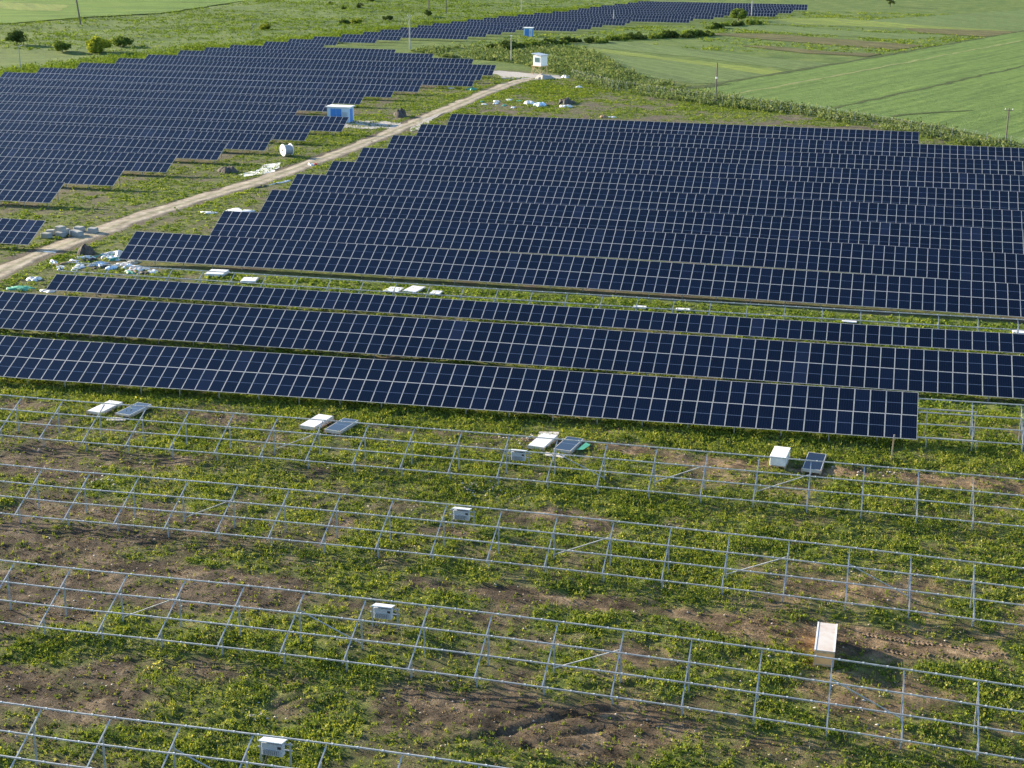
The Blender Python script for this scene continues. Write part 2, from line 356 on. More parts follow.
def np_mesh(name, V, F, mats, attrs=None, smooth=False):
    me = bpy.data.meshes.new(name); nv = len(V); nf = len(F); kk = F.shape[1]
    me.vertices.add(nv); me.vertices.foreach_set('co', V.astype(np.float32).ravel())
    me.loops.add(nf * kk); me.loops.foreach_set('vertex_index', F.astype(np.int32).ravel())
    me.polygons.add(nf); me.polygons.foreach_set('loop_start', np.arange(0, nf * kk, kk, dtype=np.int32))
    me.polygons.foreach_set('loop_total', np.full(nf, kk, np.int32))
    if smooth: me.polygons.foreach_set('use_smooth', np.ones(nf, bool))
    for a, vals in (attrs or {}).items():
        at = me.attributes.new(a, 'FLOAT', 'POINT'); at.data.foreach_set('value', vals.astype(np.float32))
    me.materials.append(mats); me.update(calc_edges=True); me.validate()
    return me

# ------------------------------------------------------------------ ground
def axis(segs):
    out = []
    for a, b2, st in segs: out.append(np.arange(a, b2, st))
    return np.unique(np.round(np.concatenate(out), 3))
xs = axis([(-3000, -460, 120), (-460, -130, 6), (-130, -75, 1.0), (-75, 24, 0.27), (24, 60, 1.5), (60, 260, 10), (260, 3001, 120)])
ys = axis([(-60, 40, 8), (40, 107, 0.27), (107, 150, 0.8), (150, 370, 1.6), (370, 720, 5), (720, 1000, 20), (1000, 4001, 150)])
GX, GY = np.meshgrid(xs, ys); gx = GX.ravel(); gy = GY.ravel()
gz = terr(gx, gy) + micro(gx, gy)
nx, ny = len(xs), len(ys)
ii = (np.arange(ny - 1)[:, None] * nx + np.arange(nx - 1)[None, :]).ravel()
GF = np.stack([ii, ii + 1, ii + nx + 1, ii + nx], 1)
zone = np.clip((gy - 118) / 20, 0, 1)
farz = np.maximum(np.clip((gy - 355 + np.clip(gx + 60, 0, 100)) / 25, 0, 1), np.clip((left_line(np.clip(gy, 200, 640)) - gx) / 4, 0, 1) * (gy > 230))
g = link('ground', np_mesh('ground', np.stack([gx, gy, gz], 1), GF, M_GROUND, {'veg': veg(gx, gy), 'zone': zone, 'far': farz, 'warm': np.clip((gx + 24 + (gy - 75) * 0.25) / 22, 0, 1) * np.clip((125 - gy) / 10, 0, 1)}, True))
tag(g, kind='structure')
def gz_at(x, y): return float(terr(x, y) + micro(np.array([float(x)]), np.array([float(y)]))[0])

# road
def ribbon(name, line, width, mat, lift, seed, step=1.2, rough=0.5):
    ptsY = np.array([p[1] for p in line]); t = np.concatenate([[0], np.cumsum(np.hypot(np.diff([p[0] for p in line]), np.diff(ptsY)))])
    q = np.arange(0, t[-1], step); X = np.interp(q, t, [p[0] for p in line]); Y = np.interp(q, t, ptsY)
    for _ in range(4):
        X[1:-1] = (X[:-2] + 2 * X[1:-1] + X[2:]) / 4; Y[1:-1] = (Y[:-2] + 2 * Y[1:-1] + Y[2:]) / 4
    dx = np.gradient(X); dy = np.gradient(Y); L = np.hypot(dx, dy); nx_, ny_ = dy / L, -dx / L
    cs = np.linspace(-1, 1, 9); V = []
    wl = width / 2 * (1 + rough * 1.5 * (vnoise(q, q * 0, 3.0, seed) - 0.5) + rough * 0.7 * (vnoise(q, q * 0, 14.0, seed + 1) - 0.5))
    wr = width / 2 * (1 + rough * (vnoise(q, q * 0, 3.0, seed + 5) - 0.5) + rough * 0.7 * (vnoise(q, q * 0, 14.0, seed + 6) - 0.5))
    for c in cs:
        wd = np.where(c < 0, wl, wr) * c
        x = X + nx_ * wd; y = Y + ny_ * wd
        V.append(np.stack([x, y, terr(x, y) + lift - 0.02 * np.exp(-((abs(c) - 0.45) / 0.15) ** 2) + (-0.10 if abs(c) == 1 else 0)], 1))
    V = np.stack(V, 1).reshape(-1, 3); n = len(q); c = len(cs)
    i = (np.arange(n - 1)[:, None] * c + np.arange(c - 1)[None, :]).ravel()
    F = np.stack([i, i + 1, i + c + 1, i + c], 1)
    cross = np.tile(np.abs(cs), n)
    return link(name, np_mesh(name, V, F, mat, {'cross': cross}, True))
k = NT('dirt_road_surface'); b = k.bsdf((0.3, 0.25, 0.2), 0.95, 0, 0.1)
at = k.n('ShaderNodeAttribute', attribute_name='cross')
rc = k.ramp(k.noise(0.7, 8, 0.65), [(0.3, (0.17, 0.148, 0.115)), (0.5, (0.30, 0.262, 0.205)), (0.72, (0.46, 0.41, 0.33))])
edge = k.ramp(k.math('ADD', at.outputs['Fac'], k.math('MULTIPLY', k.math('SUBTRACT', k.noise(0.5, 5, 0.6), 0.5), 0.8)), [(0.55, (0,) * 3), (0.95, (1,) * 3)])
rc = k.mix(edge, rc, (0.15, 0.135, 0.095))
ctr = k.ramp(at.outputs['Fac'], [(0.0, (0.62, 0.68, 0.56)), (0.34, (1, 1, 1))])
rc = k.mix(1.0, rc, ctr, 'MULTIPLY')
k.l(rc, b.inputs['Base Color']); k.bump(k.noise(3, 8, 0.7), b, 0.8, 0.12)
M_ROADM = k.m
tag(ribbon('dirt_road', ROAD, 3.9, M_ROADM, 0.06, 11), kind='structure')
k = NT('gravel_surface'); b = k.bsdf((0.35, 0.34, 0.32), 0.95, 0, 0.1)
k.l(k.ramp(k.noise(2.5, 8, 0.8), [(0.3, (0.20, 0.195, 0.18)), (0.7, (0.46, 0.44, 0.41))]), b.inputs['Base Color']); k.bump(k.noise(8, 5), b, 0.7, 0.1)
M_GRAVEL = k.m
M_LIME = simple('pale_spill', (0.55, 0.56, 0.52), 0.9, 0, 0.3, 0.9)
M_WATERY = simple('pale_mud', (0.33, 0.31, 0.28), 0.9, 0, 0.3, 0.9)

def sheet(name, poly, mat, lift, seed, rough=0.7, dens=None, kind='structure'):
    """flat patch following the ground with an uneven outline"""
    P = []; n = len(poly)
    for i in range(n):
        a = Vector(poly[i]); b2 = Vector(poly[(i + 1) % n]); L = (b2 - a).length; m = max(1, int(L / (dens or max(1.0, L / 14))))
        for j in range(m): P.append(a + (b2 - a) * (j / m))
    bm = bmesh.new(); vs = []
    for i, p in enumerate(P):
        x = p.x + rough * (float(vnoise(p.x, p.y, 2.3, seed)) - 0.5) * 2; y = p.y + rough * (float(vnoise(p.x, p.y, 2.3, seed + 3)) - 0.5) * 2
        vs.append(bm.verts.new((x, y, tz(x, y) + lift)))
    bm.faces.new(vs); bmesh.ops.triangulate(bm, faces=bm.faces[:]); bmesh.ops.recalc_face_normals(bm, faces=bm.faces[:])
    me = bpy.data.meshes.new(name); bm.to_mesh(me); bm.free(); me.materials.append(mat)
    return tag(link(name, me), kind=kind)
sheet('gravel_pad', [(-95.2, 257), (-89, 256.5), (-85, 258), (-84.5, 262), (-86, 266), (-92, 267.5), (-96, 266)], M_GRAVEL, 0.05, 3, 0.6, 1.0)
sheet('gravel_spill', [(-92.5, 205.5), (-90.3, 204), (-88.6, 207), (-88.4, 213), (-89.5, 217), (-92.2, 215), (-91.5, 210)], M_LIME, 0.05, 7, 0.9, 0.7)
sheet('gravel_turnout', [(-88, 347), (-80, 348), (-73.5, 351), (-73.5, 356), (-78, 360), (-86, 362), (-93, 366), (-96, 362), (-90, 356)], M_GRAVEL, 0.05, 9, 0.9, 1.2)
sheet('gravel_verge', [(-80.7, 255), (-79.9, 258), (-81.8, 272), (-82.6, 284), (-83.3, 272), (-82.2, 260)], M_GRAVEL, 0.055, 19, 0.4, 1.0)

# fields beyond the fence
FIELDS = [
 ('wheat_field', [(-43, 338), (-41.6, 341.1), (-26.7, 374.6), (4.0, 448.2), (47.3, 554.2), (82.4, 638.5), (172.3, 810.5), (260, 800), (90, 220), (53.2, 226.0), (27.0, 266.7), (9.9, 292.4), (-5.2, 306.4), (-19.7, 315.7), (-32.9, 327.6)],
  ('wheat_crop', (0.060, 0.115, 0.026), (0.134, 0.198, 0.058), 0.5, (0.385, 0.923), 2.0), 0.10),
 ('crop_strip', [(-90.8, 470.6), (-72.1, 460.8), (-30.3, 422.3), (-5.3, 406.6), (-19.7, 388.3), (-48.4, 416.4), (-80.5, 439.3), (-91.1, 446.8)],
  ('sage_crop', (0.064, 0.108, 0.034), (0.125, 0.172, 0.064), 0.4, (0.6, -0.8), 2.0), 0.06),
 ('crop_strip', [(-90.9, 415.2), (-77.5, 422.9), (-52.1, 403.0), (-26.8, 375.8), (-32.8, 354.9), (-42.7, 349.5), (-63.0, 371.9), (-82.7, 393.0)],
  ('sage_crop', None), 0.06),
 ('flowering_strip', [(-91.7, 435.5), (-79.9, 435.9), (-50.3, 409.6), (-22.0, 385.0), (-26.8, 375.8), (-52.1, 403.0), (-77.5, 422.9), (-90.9, 415.2)],
  ('yellow_green_crop', (0.095, 0.140, 0.036), (0.175, 0.225, 0.05), 0.3, (0.6, -0.8), 3.5, None, 0.05, (0.12, 0.15, 0.06)), 0.07),
 ('crop_strip', [(-42.6, 581.2), (-12.6, 592.0), (47.3, 554.2), (45.8, 534.8), (25.2, 536.9), (-11.6, 553.6), (-40.2, 559.5)], ('sage_crop', None), 0.06),
 ('crop_strip', [(-15.9, 579.2), (57.4, 683.5), (69.6, 659.8), (47.3, 554.2), (15.9, 558.2)], ('sage_crop', None), 0.08),
 ('ploughed_strip', [(7.3, 555.2), (39.1, 551.3), (46.9, 549.2), (32.5, 521.3), (12.1, 532.4)], ('ploughed_soil', (0.060, 0.066, 0.030), (0.13, 0.125, 0.055), 0.15, (0.85, -0.5), 3.0), 0.12),
 ('ploughed_strip', [(-62.5, 506.5), (-36.5, 511.0), (-10.1, 493.9), (12.6, 477.9), (3.7, 460.2), (-12.4, 469.5), (-35.2, 485.4)], ('ploughed_soil', None), 0.12),
 ('flowering_strip', [(-42.3, 587.3), (-20.4, 601.2), (16.1, 568.7), (42.5, 552.5), (33.5, 539.8), (5.6, 554.5), (-29.7, 563.2)], ('yellow_green_crop', None), 0.10),
 ('crop_strip', [(-63.3, 540.6), (-39.8, 554.2), (-7.7, 530.2), (24.7, 523.0), (8.4, 500.3), (-13.7, 509.8), (-37.2, 520.0)], ('sage_crop', None), 0.07),
 ('ploughed_strip', [(-33.4, 462.4), (-14.5, 447.2), (-0.4, 445.1), (-4.2, 434.0), (-22.7, 441.1), (-41.5, 459.7)], ('ploughed_soil', None), 0.12),
 ('meadow', [(-439.4, 647.2), (-500, 900), (-200, 900), (-230, 700), (-273.6, 620.6), (-269.3, 535.5), (-286.0, 505.1), (-293.4, 464.4), (-299.0, 438.2), (-420, 440)],
  ('bright_meadow', (0.050, 0.112, 0.014), (0.108, 0.180, 0.028), 0.05, (0.9, 0.35), 9.0), 0.3),
 ('flowering_strip', [(-375.8, 581.3), (-326.4, 569.1), (-310.3, 533.3), (-327.7, 533.4), (-356.2, 550.6)], ('yellow_green_crop', None), 0.36),
]
FIELDS += [
 ('ditch', [(-43, 338), (-41.6, 342.6), (-26.7, 376.1), (4.0, 449.7), (47.3, 556), (47.8, 553.6), (4.8, 447.0), (-25.9, 373.4), (-40.8, 340)], ('ditch_grass', (0.035, 0.055, 0.02), (0.075, 0.10, 0.035), 0.4), 0.14),
 ('ditch', [(2.6, 301.5), (5.2, 306.5), (10.5, 311), (18, 316), (18.4, 315.2), (11.2, 309.8), (6.1, 305.3), (3.6, 301)], ('ditch_grass', None), 0.16),
 ('ditch', [(-45, 336), (-37, 344), (-34, 352), (-33.2, 351.6), (-36, 343), (-44.2, 335)], ('ditch_grass', None), 0.15),
 ('tramline', [(-31, 331), (0, 405), (38, 497), (60, 550), (61, 549.6), (39, 496.6), (1, 404.6), (-30, 330.6)], ('pale_crop_line', (0.13, 0.165, 0.06), (0.21, 0.235, 0.10), 0.5), 0.13),
 ('tramline', [(-9, 312), (18, 376), (50, 452), (90, 547), (91, 546.6), (51, 451.6), (19, 375.6), (-8, 311.6)], ('ditch_grass', None), 0.13),
]
FM = {}
for i, (nm, poly, mt, lift) in enumerate(FIELDS):
    if mt[0] not in FM: FM[mt[0]] = field_material(*mt)
    sheet(nm, poly, FM[mt[0]], lift, 20 + i, 0.9, 4.0)

# ------------------------------------------------------------------ solar panel rows
TILT = R(26.086); CT_, ST_ = math.cos(TILT), math.sin(TILT)
PW, PL = 1.154, 2.328
Z0 = 0.70
def panel_into(m, x, y, z, sl=0.0, kl=1.0, full=True):
    """one framed panel, low edge from (x,y,z), added to m"""
    W, Lp, fr, th = PW - 0.018, PL * kl - 0.012, 0.028, 0.038
    def P(a, b2, c): return (x + a, y + b2 * CT_ - c * ST_, z + sl * a + b2 * ST_ + c * CT_)
    if full:
        o = [P(0, 0, 0), P(W, 0, 0), P(W, Lp, 0), P(0, Lp, 0)]; i_ = [P(fr, fr, 0), P(W - fr, fr, 0), P(W - fr, Lp - fr, 0), P(fr, Lp - fr, 0)]
        for j in range(4): m.quad(o[j], o[(j + 1) % 4], i_[(j + 1) % 4], i_[j], 1)
        u = [P(0, 0, -th), P(W, 0, -th), P(W, Lp, -th), P(0, Lp, -th)]
        for j in range(4): m.quad(u[j], u[(j + 1) % 4], o[(j + 1) % 4], o[j], 1)
        m.quad(u[3], u[2], u[1], u[0], 2)
        e = -0.004
        m.quad(P(fr, fr, e), P(W - fr, fr, e), P(W - fr, Lp - fr, e), P(fr, Lp - fr, e), 0, True)
m = MB()
CT_s, ST_s = CT_, ST_
CT_, ST_ = 1.0, 0.0
panel_into(m, 0, 0, 0)
CT_, ST_ = CT_s, ST_s
PANEL = m.mesh('solar_panel', [M_GLASS, M_FRAME, M_BACK])
m = MB(); m.box(-0.035, 0.035, -0.035, 0.035, -3.0, 0); POSTM = m.mesh('support_post', M_POST)
m = MB(); m.box(-0.04, 0.04, -0.04, 0.04, -3.0, 0); POSTB = m.mesh('post', M_STEEL)
m = MB(); m.box(-0.03, 0.03, 0.24, 4.36, -0.07, 0.0); RAFTM = m.mesh('rafter', M_STEEL)
SR = (0.30, 1.72, 2.944, 4.38)
CAMP = np.array([0, 0, CAM_H])

def rail_mesh(xa, xb, y0, s, w=0.06, h=0.075, clamps=False, under=0.0):
    m = MB(); X = np.arange(xa, xb + 0.01, (xb - xa) / max(1, round((xb - xa) / 3.456)))
    z = terr(X, X * 0 + y0) + Z0 + s * ST_ - under * CT_; yy = y0 + s * CT_ + under * ST_
    zs = -np.array([0.0]) 
    for j in range(len(X) - 1):
        m.bar((X[j], yy, z[j] - h * 0.5), (X[j + 1], yy, z[j + 1] - h * 0.5), w, h, 0)
    if clamps:
        for xc in np.arange(xa + 0.3, xb, 1.154):
            zc = float(np.interp(xc, X, z)); m.box(xc - 0.045, xc + 0.045, yy - w * 0.62, yy + w * 0.62, zc - h * 0.75, zc + 0.018, 1)
    return m.mesh('rail', [M_STEEL, M_CLAMP])

def solar_row(y0, xl, xr, label, group, detail=2, upper=True, anchor='r', frame_ends=None, nfront=100, frame_to=None, kl=1.0, s0=0.0):
    """detail 2: hundred panels as parts; 1: one mesh. frame_ends: which ends show their posts"""
    n = int((xr - xl) / PW)
    if anchor == 'r': cols = [xr - (i + 1) * PW for i in range(n)]
    else: cols = [xl + i * PW for i in range(n)]
    x0, x1 = min(cols), max(cols) + PW
    root = thing('solar_panel_row', label, 'solar panel row', ((x0 + x1) / 2, y0, tz((x0 + x1) / 2, y0)), 0, group)
    inv = Matrix.Translation(-root.location)
    def rel(x, y, z): return (x - root.location.x, y - root.location.y, z - root.location.z)
    cells = [(x, lev) for x in cols for lev in ((0, 1) if upper else (0,))]
    # nearest and in-frame first
    def key(c):
        x = c[0] + PW / 2; az = math.atan2(x, y0) - yaw
        inside = abs(az) < R(19.4)
        return (0 if inside else 1, math.hypot(x, y0))
    cells.sort(key=key)
    single = cells[:nfront] if detail == 2 else []
    rest = cells[len(single):]
    for x, lev in single:
        sl = (tz(x + PW, y0) - tz(x, y0)) / PW; s = lev * PL * kl + s0
        z = tz(x, y0) + Z0 + s * ST_
        jit = (random.random() - 0.5) * 0.006
        link('solar_panel', PANEL, root, rel(x, y0 + s * CT_, z), (TILT + jit, -math.atan(sl), 0)).scale = (1, kl, 1)
    if rest:
        m = MB()
        for x, lev in rest:
            sl = (tz(x + PW, y0) - tz(x, y0)) / PW; s = lev * PL * kl + s0
            panel_into(m, *rel(x, y0 + s * CT_, tz(x, y0) + Z0 + s * ST_), sl, kl)
        o = m.build('solar_panels', [M_GLASS, M_FRAME, M_BACK], root); tag(o, kind='stuff')
    fx0, fx1 = x0, (frame_to or x1)
    # rails, rafters, posts
    for s in SR:
        o = link('rail', rail_mesh(fx0 + 0.1, fx1 - 0.1, y0, s, clamps=(not upper), under=0.04), root, rel(0, 0, 0))
    nr = int((fx1 - fx0 - 1.0) / 3.456)
    off = (fx1 - fx0 - nr * 3.456) / 2
    rx = [fx0 + off + i * 3.456 for i in range(nr + 1)]
    plain = []
    for i, x in enumerate(rx):
        own = (frame_ends == 'all') or (frame_ends in ('r', 'lr') and i >= len(rx) - 2) or (frame_ends in ('l', 'lr') and i < 2)
        zb = tz(x, y0) + Z0 - 0.115 / CT_
        if own:
            link('rafter', RAFTM, root, rel(x, y0, zb), (TILT, 0, 0))
            for s in (0.5, 3.5):
                link('support_post', POSTM, root, rel(x, y0 + s * CT_, zb + s * ST_ - 0.05))
        else: plain.append((x, zb))
    if len(plain) > 1:
        # beam and its posts as one welded comb, front and rear
        for s, nm in ((0.5, 'front_support'), (3.5, 'rear_support')):
            P = [rel(x, y0 + s * CT_, zb + s * ST_ - 0.02) for x, zb in plain]; hw = 0.035
            top = [(p[0], p[2]) for p in P]; bot = []
            for p in reversed(P):
                bot += [(p[0] + hw, p[2] - 0.09), (p[0] + hw, p[2] - 2.9), (p[0] - hw, p[2] - 2.9), (p[0] - hw, p[2] - 0.09)]
            ring = [(top[0][0] - hw, top[0][1])] + top + [(top[-1][0] + hw, top[-1][1])] + bot
            n_r = len(ring); m = MB()
            m.v = [(x, P[0][1] - hw, z) for x, z in ring] + [(x, P[0][1] + hw, z) for x, z in ring]
            m.f = [tuple(reversed(range(n_r))), tuple(range(n_r, 2 * n_r))] + [(j, (j + 1) % n_r, (j + 1) % n_r + n_r, j + n_r) for j in range(n_r)]
            m.mi = [0] * len(m.f)
            m.build(nm, M_POST, root)
    return root

def fr_right(Y): return 0.0955 * Y + 7
def fr_left(Y): return -0.645 * Y - 8
ORD = ['first', 'second', 'third', 'fourth', 'fifth', 'sixth', 'seventh', 'eighth', 'ninth', 'tenth', 'eleventh', 'twelfth', 'thirteenth', 'fourteenth', 'fifteenth', 'sixteenth', 'seventeenth',
       'eighteenth', 'nineteenth', 'twentieth', 'twenty-first', 'twenty-second', 'twenty-third', 'twenty-fourth', 'twenty-fifth', 'twenty-sixth']
gP = 'solar panel rows behind the bare racks'
r1 = solar_row(105.095, -76, 4.67, 'frontmost finished solar panel row, ending in bare rails beside a wooden stake', gP, frame_ends='r', frame_to=16.5, kl=1.065)
for x in (8.5, 11.95, 15.4):
    zb = tz(x, 105.1) + Z0 - 0.115 / CT_
    l_ = r1.location
    link('rafter', RAFTM, r1, (x - l_.x, 0, zb - l_.z), (TILT, 0, 0))
    for s in (0.5, 3.5): link('support_post', POSTB, r1, (x - l_.x, s * CT_, zb + s * ST_ - l_.z - 0.05))
solar_row(118.686, -83.5, fr_right(118), 'full two-panel-high solar row running between the frontmost row and the half-filled row', gP, anchor='l', frame_ends='l', kl=1.097, s0=-0.2)
solar_row(132.686, -81.3, fr_right(132), 'half-filled solar row with panels only on its lower half and bare rails above', gP, anchor='l', upper=False, frame_ends='all', kl=1.107, s0=-0.25)
gM = 'solar panel rows of the middle block'
MY = [146.898, 161.601, 175.361, 187.901, 200.833, 214.165, 227.858, 241.9, 256.479]
MXL = [-80.7, -76.5, -75.9, -77.4, -76.9, -76.9, -76.5, -76.0, -75.7]
for i, (y, xl) in enumerate(zip(MY, MXL)):
    lab = ['front row of the middle solar block, reaching furthest left to the litter heap'] + [ORD[j] + ' row from the front of the middle solar block beside the dirt road' for j in range(1, 8)] + \
          ['rearmost row of the middle solar block, stopping short of the right end by the fence']
    solar_row(y, xl, 7.2 if i == 8 else fr_right(y), lab[i], gM, anchor='r' if i == 8 else 'l', frame_ends='l' if i < 8 else 'lr', kl=(1.085, 1.108, 1.07)[min(i, 2)], s0=(-0.25, -0.45, -0.27)[min(i, 2)])
gL = 'solar panel rows of the left block'
LROWS = [(150.8, -94.3), (173.6, -104.8), (187.3, -103.0), (201.0, -101.7), (212.8, -98.9), (223.3, -95.4), (235.2, -93.2), (247.2, -91.0), (259.8, -105.2), (272.5, -103.0), (285.1, -100.9),
         (298.0, -98.6), (309.3, -96.2), (323.0, -87.9), (336.3, -89.5), (347.5, -89.6), (361.0, -98.8), (371.4, -112.4), (380.7, -125.6)]
for i, (y, xr) in enumerate(LROWS):
    lab = 'short nearest solar row of the left block, beside the concrete blocks' if i == 0 else ORD[i] + ' row from the front of the left solar block across the dirt road'
    if i == len(LROWS) - 1: lab = 'rearmost row of the left solar block before the grassy gap'
    solar_row(y, max(fr_left(y), float(left_line(y))), xr, lab, gL, detail=2 if i < 15 else 1, frame_ends='r')
FR_Y = [394, 407.7, 425.3, 433.6, 446.0, 455.5, 466.8, 481.2, 490.7, 501.0, 514.8, 529.8, 539.4, 550.3, 564.3, 576.4, 601.1, 622.5, 638.1]
FR_X = [-158, -154.0, -145.7, -141.6, -123.5, -120.5, -118.2, -116.2, -98.1, -95.4, -93.5, -87.5, -69.4, -67.8, -61.6, -59.0, -40.5, -35.9, -31.1]
ys_f = [394.0]
while ys_f[-1] < 636: ys_f.append(ys_f[-1] + (10.8 if ys_f[-1] < 560 else 11.6))
gF = 'solar panel rows of the far block'
for i, y in enumerate(ys_f):
    xr = FR_X[int(np.argmin(np.abs(np.array(FR_Y) - y)))]
    solar_row(y, float(left_line(y)), xr, ORD[i] + ' row from the near end of the far solar block behind the hedge', gF, detail=1, frame_ends=None)

# ------------------------------------------------------------------ bare racks in front
def rack(y0, x0, xa, xb, label, braces):
    k0 = math.ceil((xa - x0) / 3.456); k1 = math.floor((xb - x0) / 3.456)
    RX = [x0 + kk * 3.456 for kk in range(k0, k1 + 1)]
    root = thing('mounting_rack', label, 'mounting rack', (x0, y0, tz(x0, y0)), 0, 'bare mounting racks in the foreground')
    L0 = root.location
    def rel(x, y, z): return (x - L0.x, y - L0.y, z - L0.z)
    for s in SR:
        link('rail', rail_mesh(RX[0] - 1.2, RX[-1] + 1.2, y0, s, 0.055, 0.065, True), root, rel(0, 0, 0))
    for x in RX:
        zb = tz(x, y0) + Z0 - 0.09 / CT_
        link('rafter', RAFTM, root, rel(x, y0, zb), (TILT, 0, (random.random() - 0.5) * 0.012))
        for s in (1.0, 3.55): link('post', POSTB, root, rel(x, y0 + s * CT_, zb + s * ST_ - 0.06), ((random.random() - 0.5) * 0.02, (random.random() - 0.5) * 0.02, 0))
    for kk, d in braces:
        xa_ = x0 + kk * 3.456; xb_ = xa_ + 3.456
        lo, hi = (xa_, xb_) if d > 0 else (xb_, xa_)
        yb = y0 + 3.55 * CT_
        m = MB(); m.bar(rel(lo, yb - 0.06, tz(lo, y0) + 0.35), rel(hi, yb - 0.06, tz(hi, y0) + Z0 + 3.2 * ST_ - 0.2), 0.05)
        m.build('brace', M_STEEL, root)
    return root
rack(49.55, -35.0, -43, 10, 'nearest bare rack, cut off by the bottom edge with only its upper rails in view', [(2, -1)])
rack(63.567, -41.5, -50, 13, 'bare galvanised rack directly in front of the plywood crate', [(1, 1), (4, -1), (8, 1), (12, -1)])
rack(77.413, -51.4, -59, 14, 'bare galvanised rack between the plywood crate and the rack with module stacks', [(3, 1), (10, 1), (13, 1), (15, -1)])
rack(90.993, -57.72, -68, 16, 'bare galvanised rack with module stacks under it, next to the finished panels', [(5, 1), (11, -1), (13, 1), (15, 1)])

# ------------------------------------------------------------------ foliage from many small leaves
def leaf_cloud(P0, H, Rr, nleaf, size, upright=0.5, seed=1, ratio=0.32):
    """P0 (n,3) tuft bases; returns verts, faces, tint"""
    g_ = np.random.default_rng(seed); n = len(P0)
    idx = np.repeat(np.arange(n), nleaf); N = len(idx)
    ang = g_.uniform(0, 2 * np.pi, N); rad = Rr[idx] * np.sqrt(g_.uniform(0, 1, N)); hz = H[idx] * g_.uniform(0.05, 1.0, N) * (1 - 0.55 * (rad / np.maximum(Rr[idx], 1e-3)) ** 2)
    C = P0[idx] + np.stack([np.cos(ang) * rad, np.sin(ang) * rad, hz], 1)
    a2 = ang + g_.normal(0, 0.8, N); el = g_.normal(upright, 0.45, N)
    D = np.stack([np.cos(a2) * np.cos(el), np.sin(a2) * np.cos(el), np.sin(el)], 1)
    t = g_.normal(0, 1, (N, 3)); Sd = np.cross(D, t); Sd /= np.linalg.norm(Sd, axis=1, keepdims=True) + 1e-6
    sz = size[idx] * g_.uniform(0.6, 1.4, N)
    l = D * (sz * 0.5)[:, None]; s_ = Sd * (sz * ratio)[:, None]
    V = np.stack([C - l, C + s_ - l * 0.1, C + l, C - s_ - l * 0.1], 1).reshape(-1, 3)
    F = np.arange(N * 4).reshape(-1, 4)
    big_ = vnoise(P0[:, 0], P0[:, 1], 2.5, seed + 400) - 0.5
    tv = np.clip((g_.normal(0.45, 0.17, n) + big_ * 0.35)[idx] + g_.normal(0, 0.13, N), 0, 1)
    return V, F, np.repeat(tv, 4)
def scatter(xa, xb, ya, yb, dens, seed):
    g_ = np.random.default_rng(seed); n = int((xb - xa) * (yb - ya) * dens)
    return g_.uniform(xa, xb, n), g_.uniform(ya, yb, n), g_.uniform(0, 1, n)
def merge(parts):
    Vs, Fs, Ts = [], [], []; o = 0
    for V, F, T in parts: Vs.append(V); Fs.append(F + o); Ts.append(T); o += len(V)
    return np.concatenate(Vs), np.concatenate(Fs), np.concatenate(Ts)
def base3(X, Y): return np.stack([X, Y, terr(X, Y) + micro(X, Y)], 1)

# near weeds
X, Y, U = scatter(-82, 26, 43, 116, 26, 101)
vis = (X > -0.66 * Y - 7) & (X < 0.11 * Y + 13)
X, Y, U = X[vis], Y[vis], U[vis]
v = veg(X, Y); keep = U < np.clip((v - 0.16) * 1.05, 0.10, 0.9) * (0.55 + 0.9 * vnoise(X, Y, 0.8, 55))
X, Y, v = X[keep], Y[keep], v[keep]
gg = np.random.default_rng(5)
H = gg.uniform(0.04, 0.19, len(X)) * (0.6 + v * 0.9); Rr = gg.uniform(0.07, 0.22, len(X)) * (0.6 + v * 0.7)
big = vnoise(X, Y, 1.3, 77) > 0.66; H = np.where(big, H * 1.7, H); Rr = np.where(big, Rr * 1.25, Rr)
A = leaf_cloud(base3(X, Y), H, Rr, 7, gg.uniform(0.06, 0.15, len(X)) * (0.8 + 0.5 * v), 0.35, 6)
sel = gg.uniform(0, 1, len(X)) < 0.45
A2 = leaf_cloud(base3(X + gg.normal(0, 0.2, len(X)), Y + gg.normal(0, 0.2, len(X)))[sel], H[sel] * 1.5 + 0.05, Rr[sel] * 0.8, 7, np.full(int(sel.sum()), 0.2), 1.15, 61, 0.09); A = merge([A, A2])
V, F, T = A
tag(link('weeds', np_mesh('weeds', V, F, M_LEAF, {'tint': T})), 'low green weeds growing over the soil around the racks', 'weeds', None, 'stuff')
# dry stalks and clods on the bare soil
X, Y, U = scatter(-78, 16, 43, 106, 9.0, 102); vis = (X > -0.66 * Y - 3) & (X < 0.11 * Y + 4) & (U < np.clip(fbm(X, Y, 3.0, 66, 4) * 2.4 - 0.75, 0.03, 1)); X, Y = X[vis], Y[vis]
V, F, T = leaf_cloud(base3(X, Y), np.full(len(X), 0.10), np.full(len(X), 0.22), 4, np.full(len(X), 0.10), 0.2, 8)
tag(link('dry_stalks', np_mesh('dry_stalks', V, F, M_DRY, {'tint': T})), 'dry brown stalks and clods scattered over the bare soil', 'dry stalks', None, 'stuff')

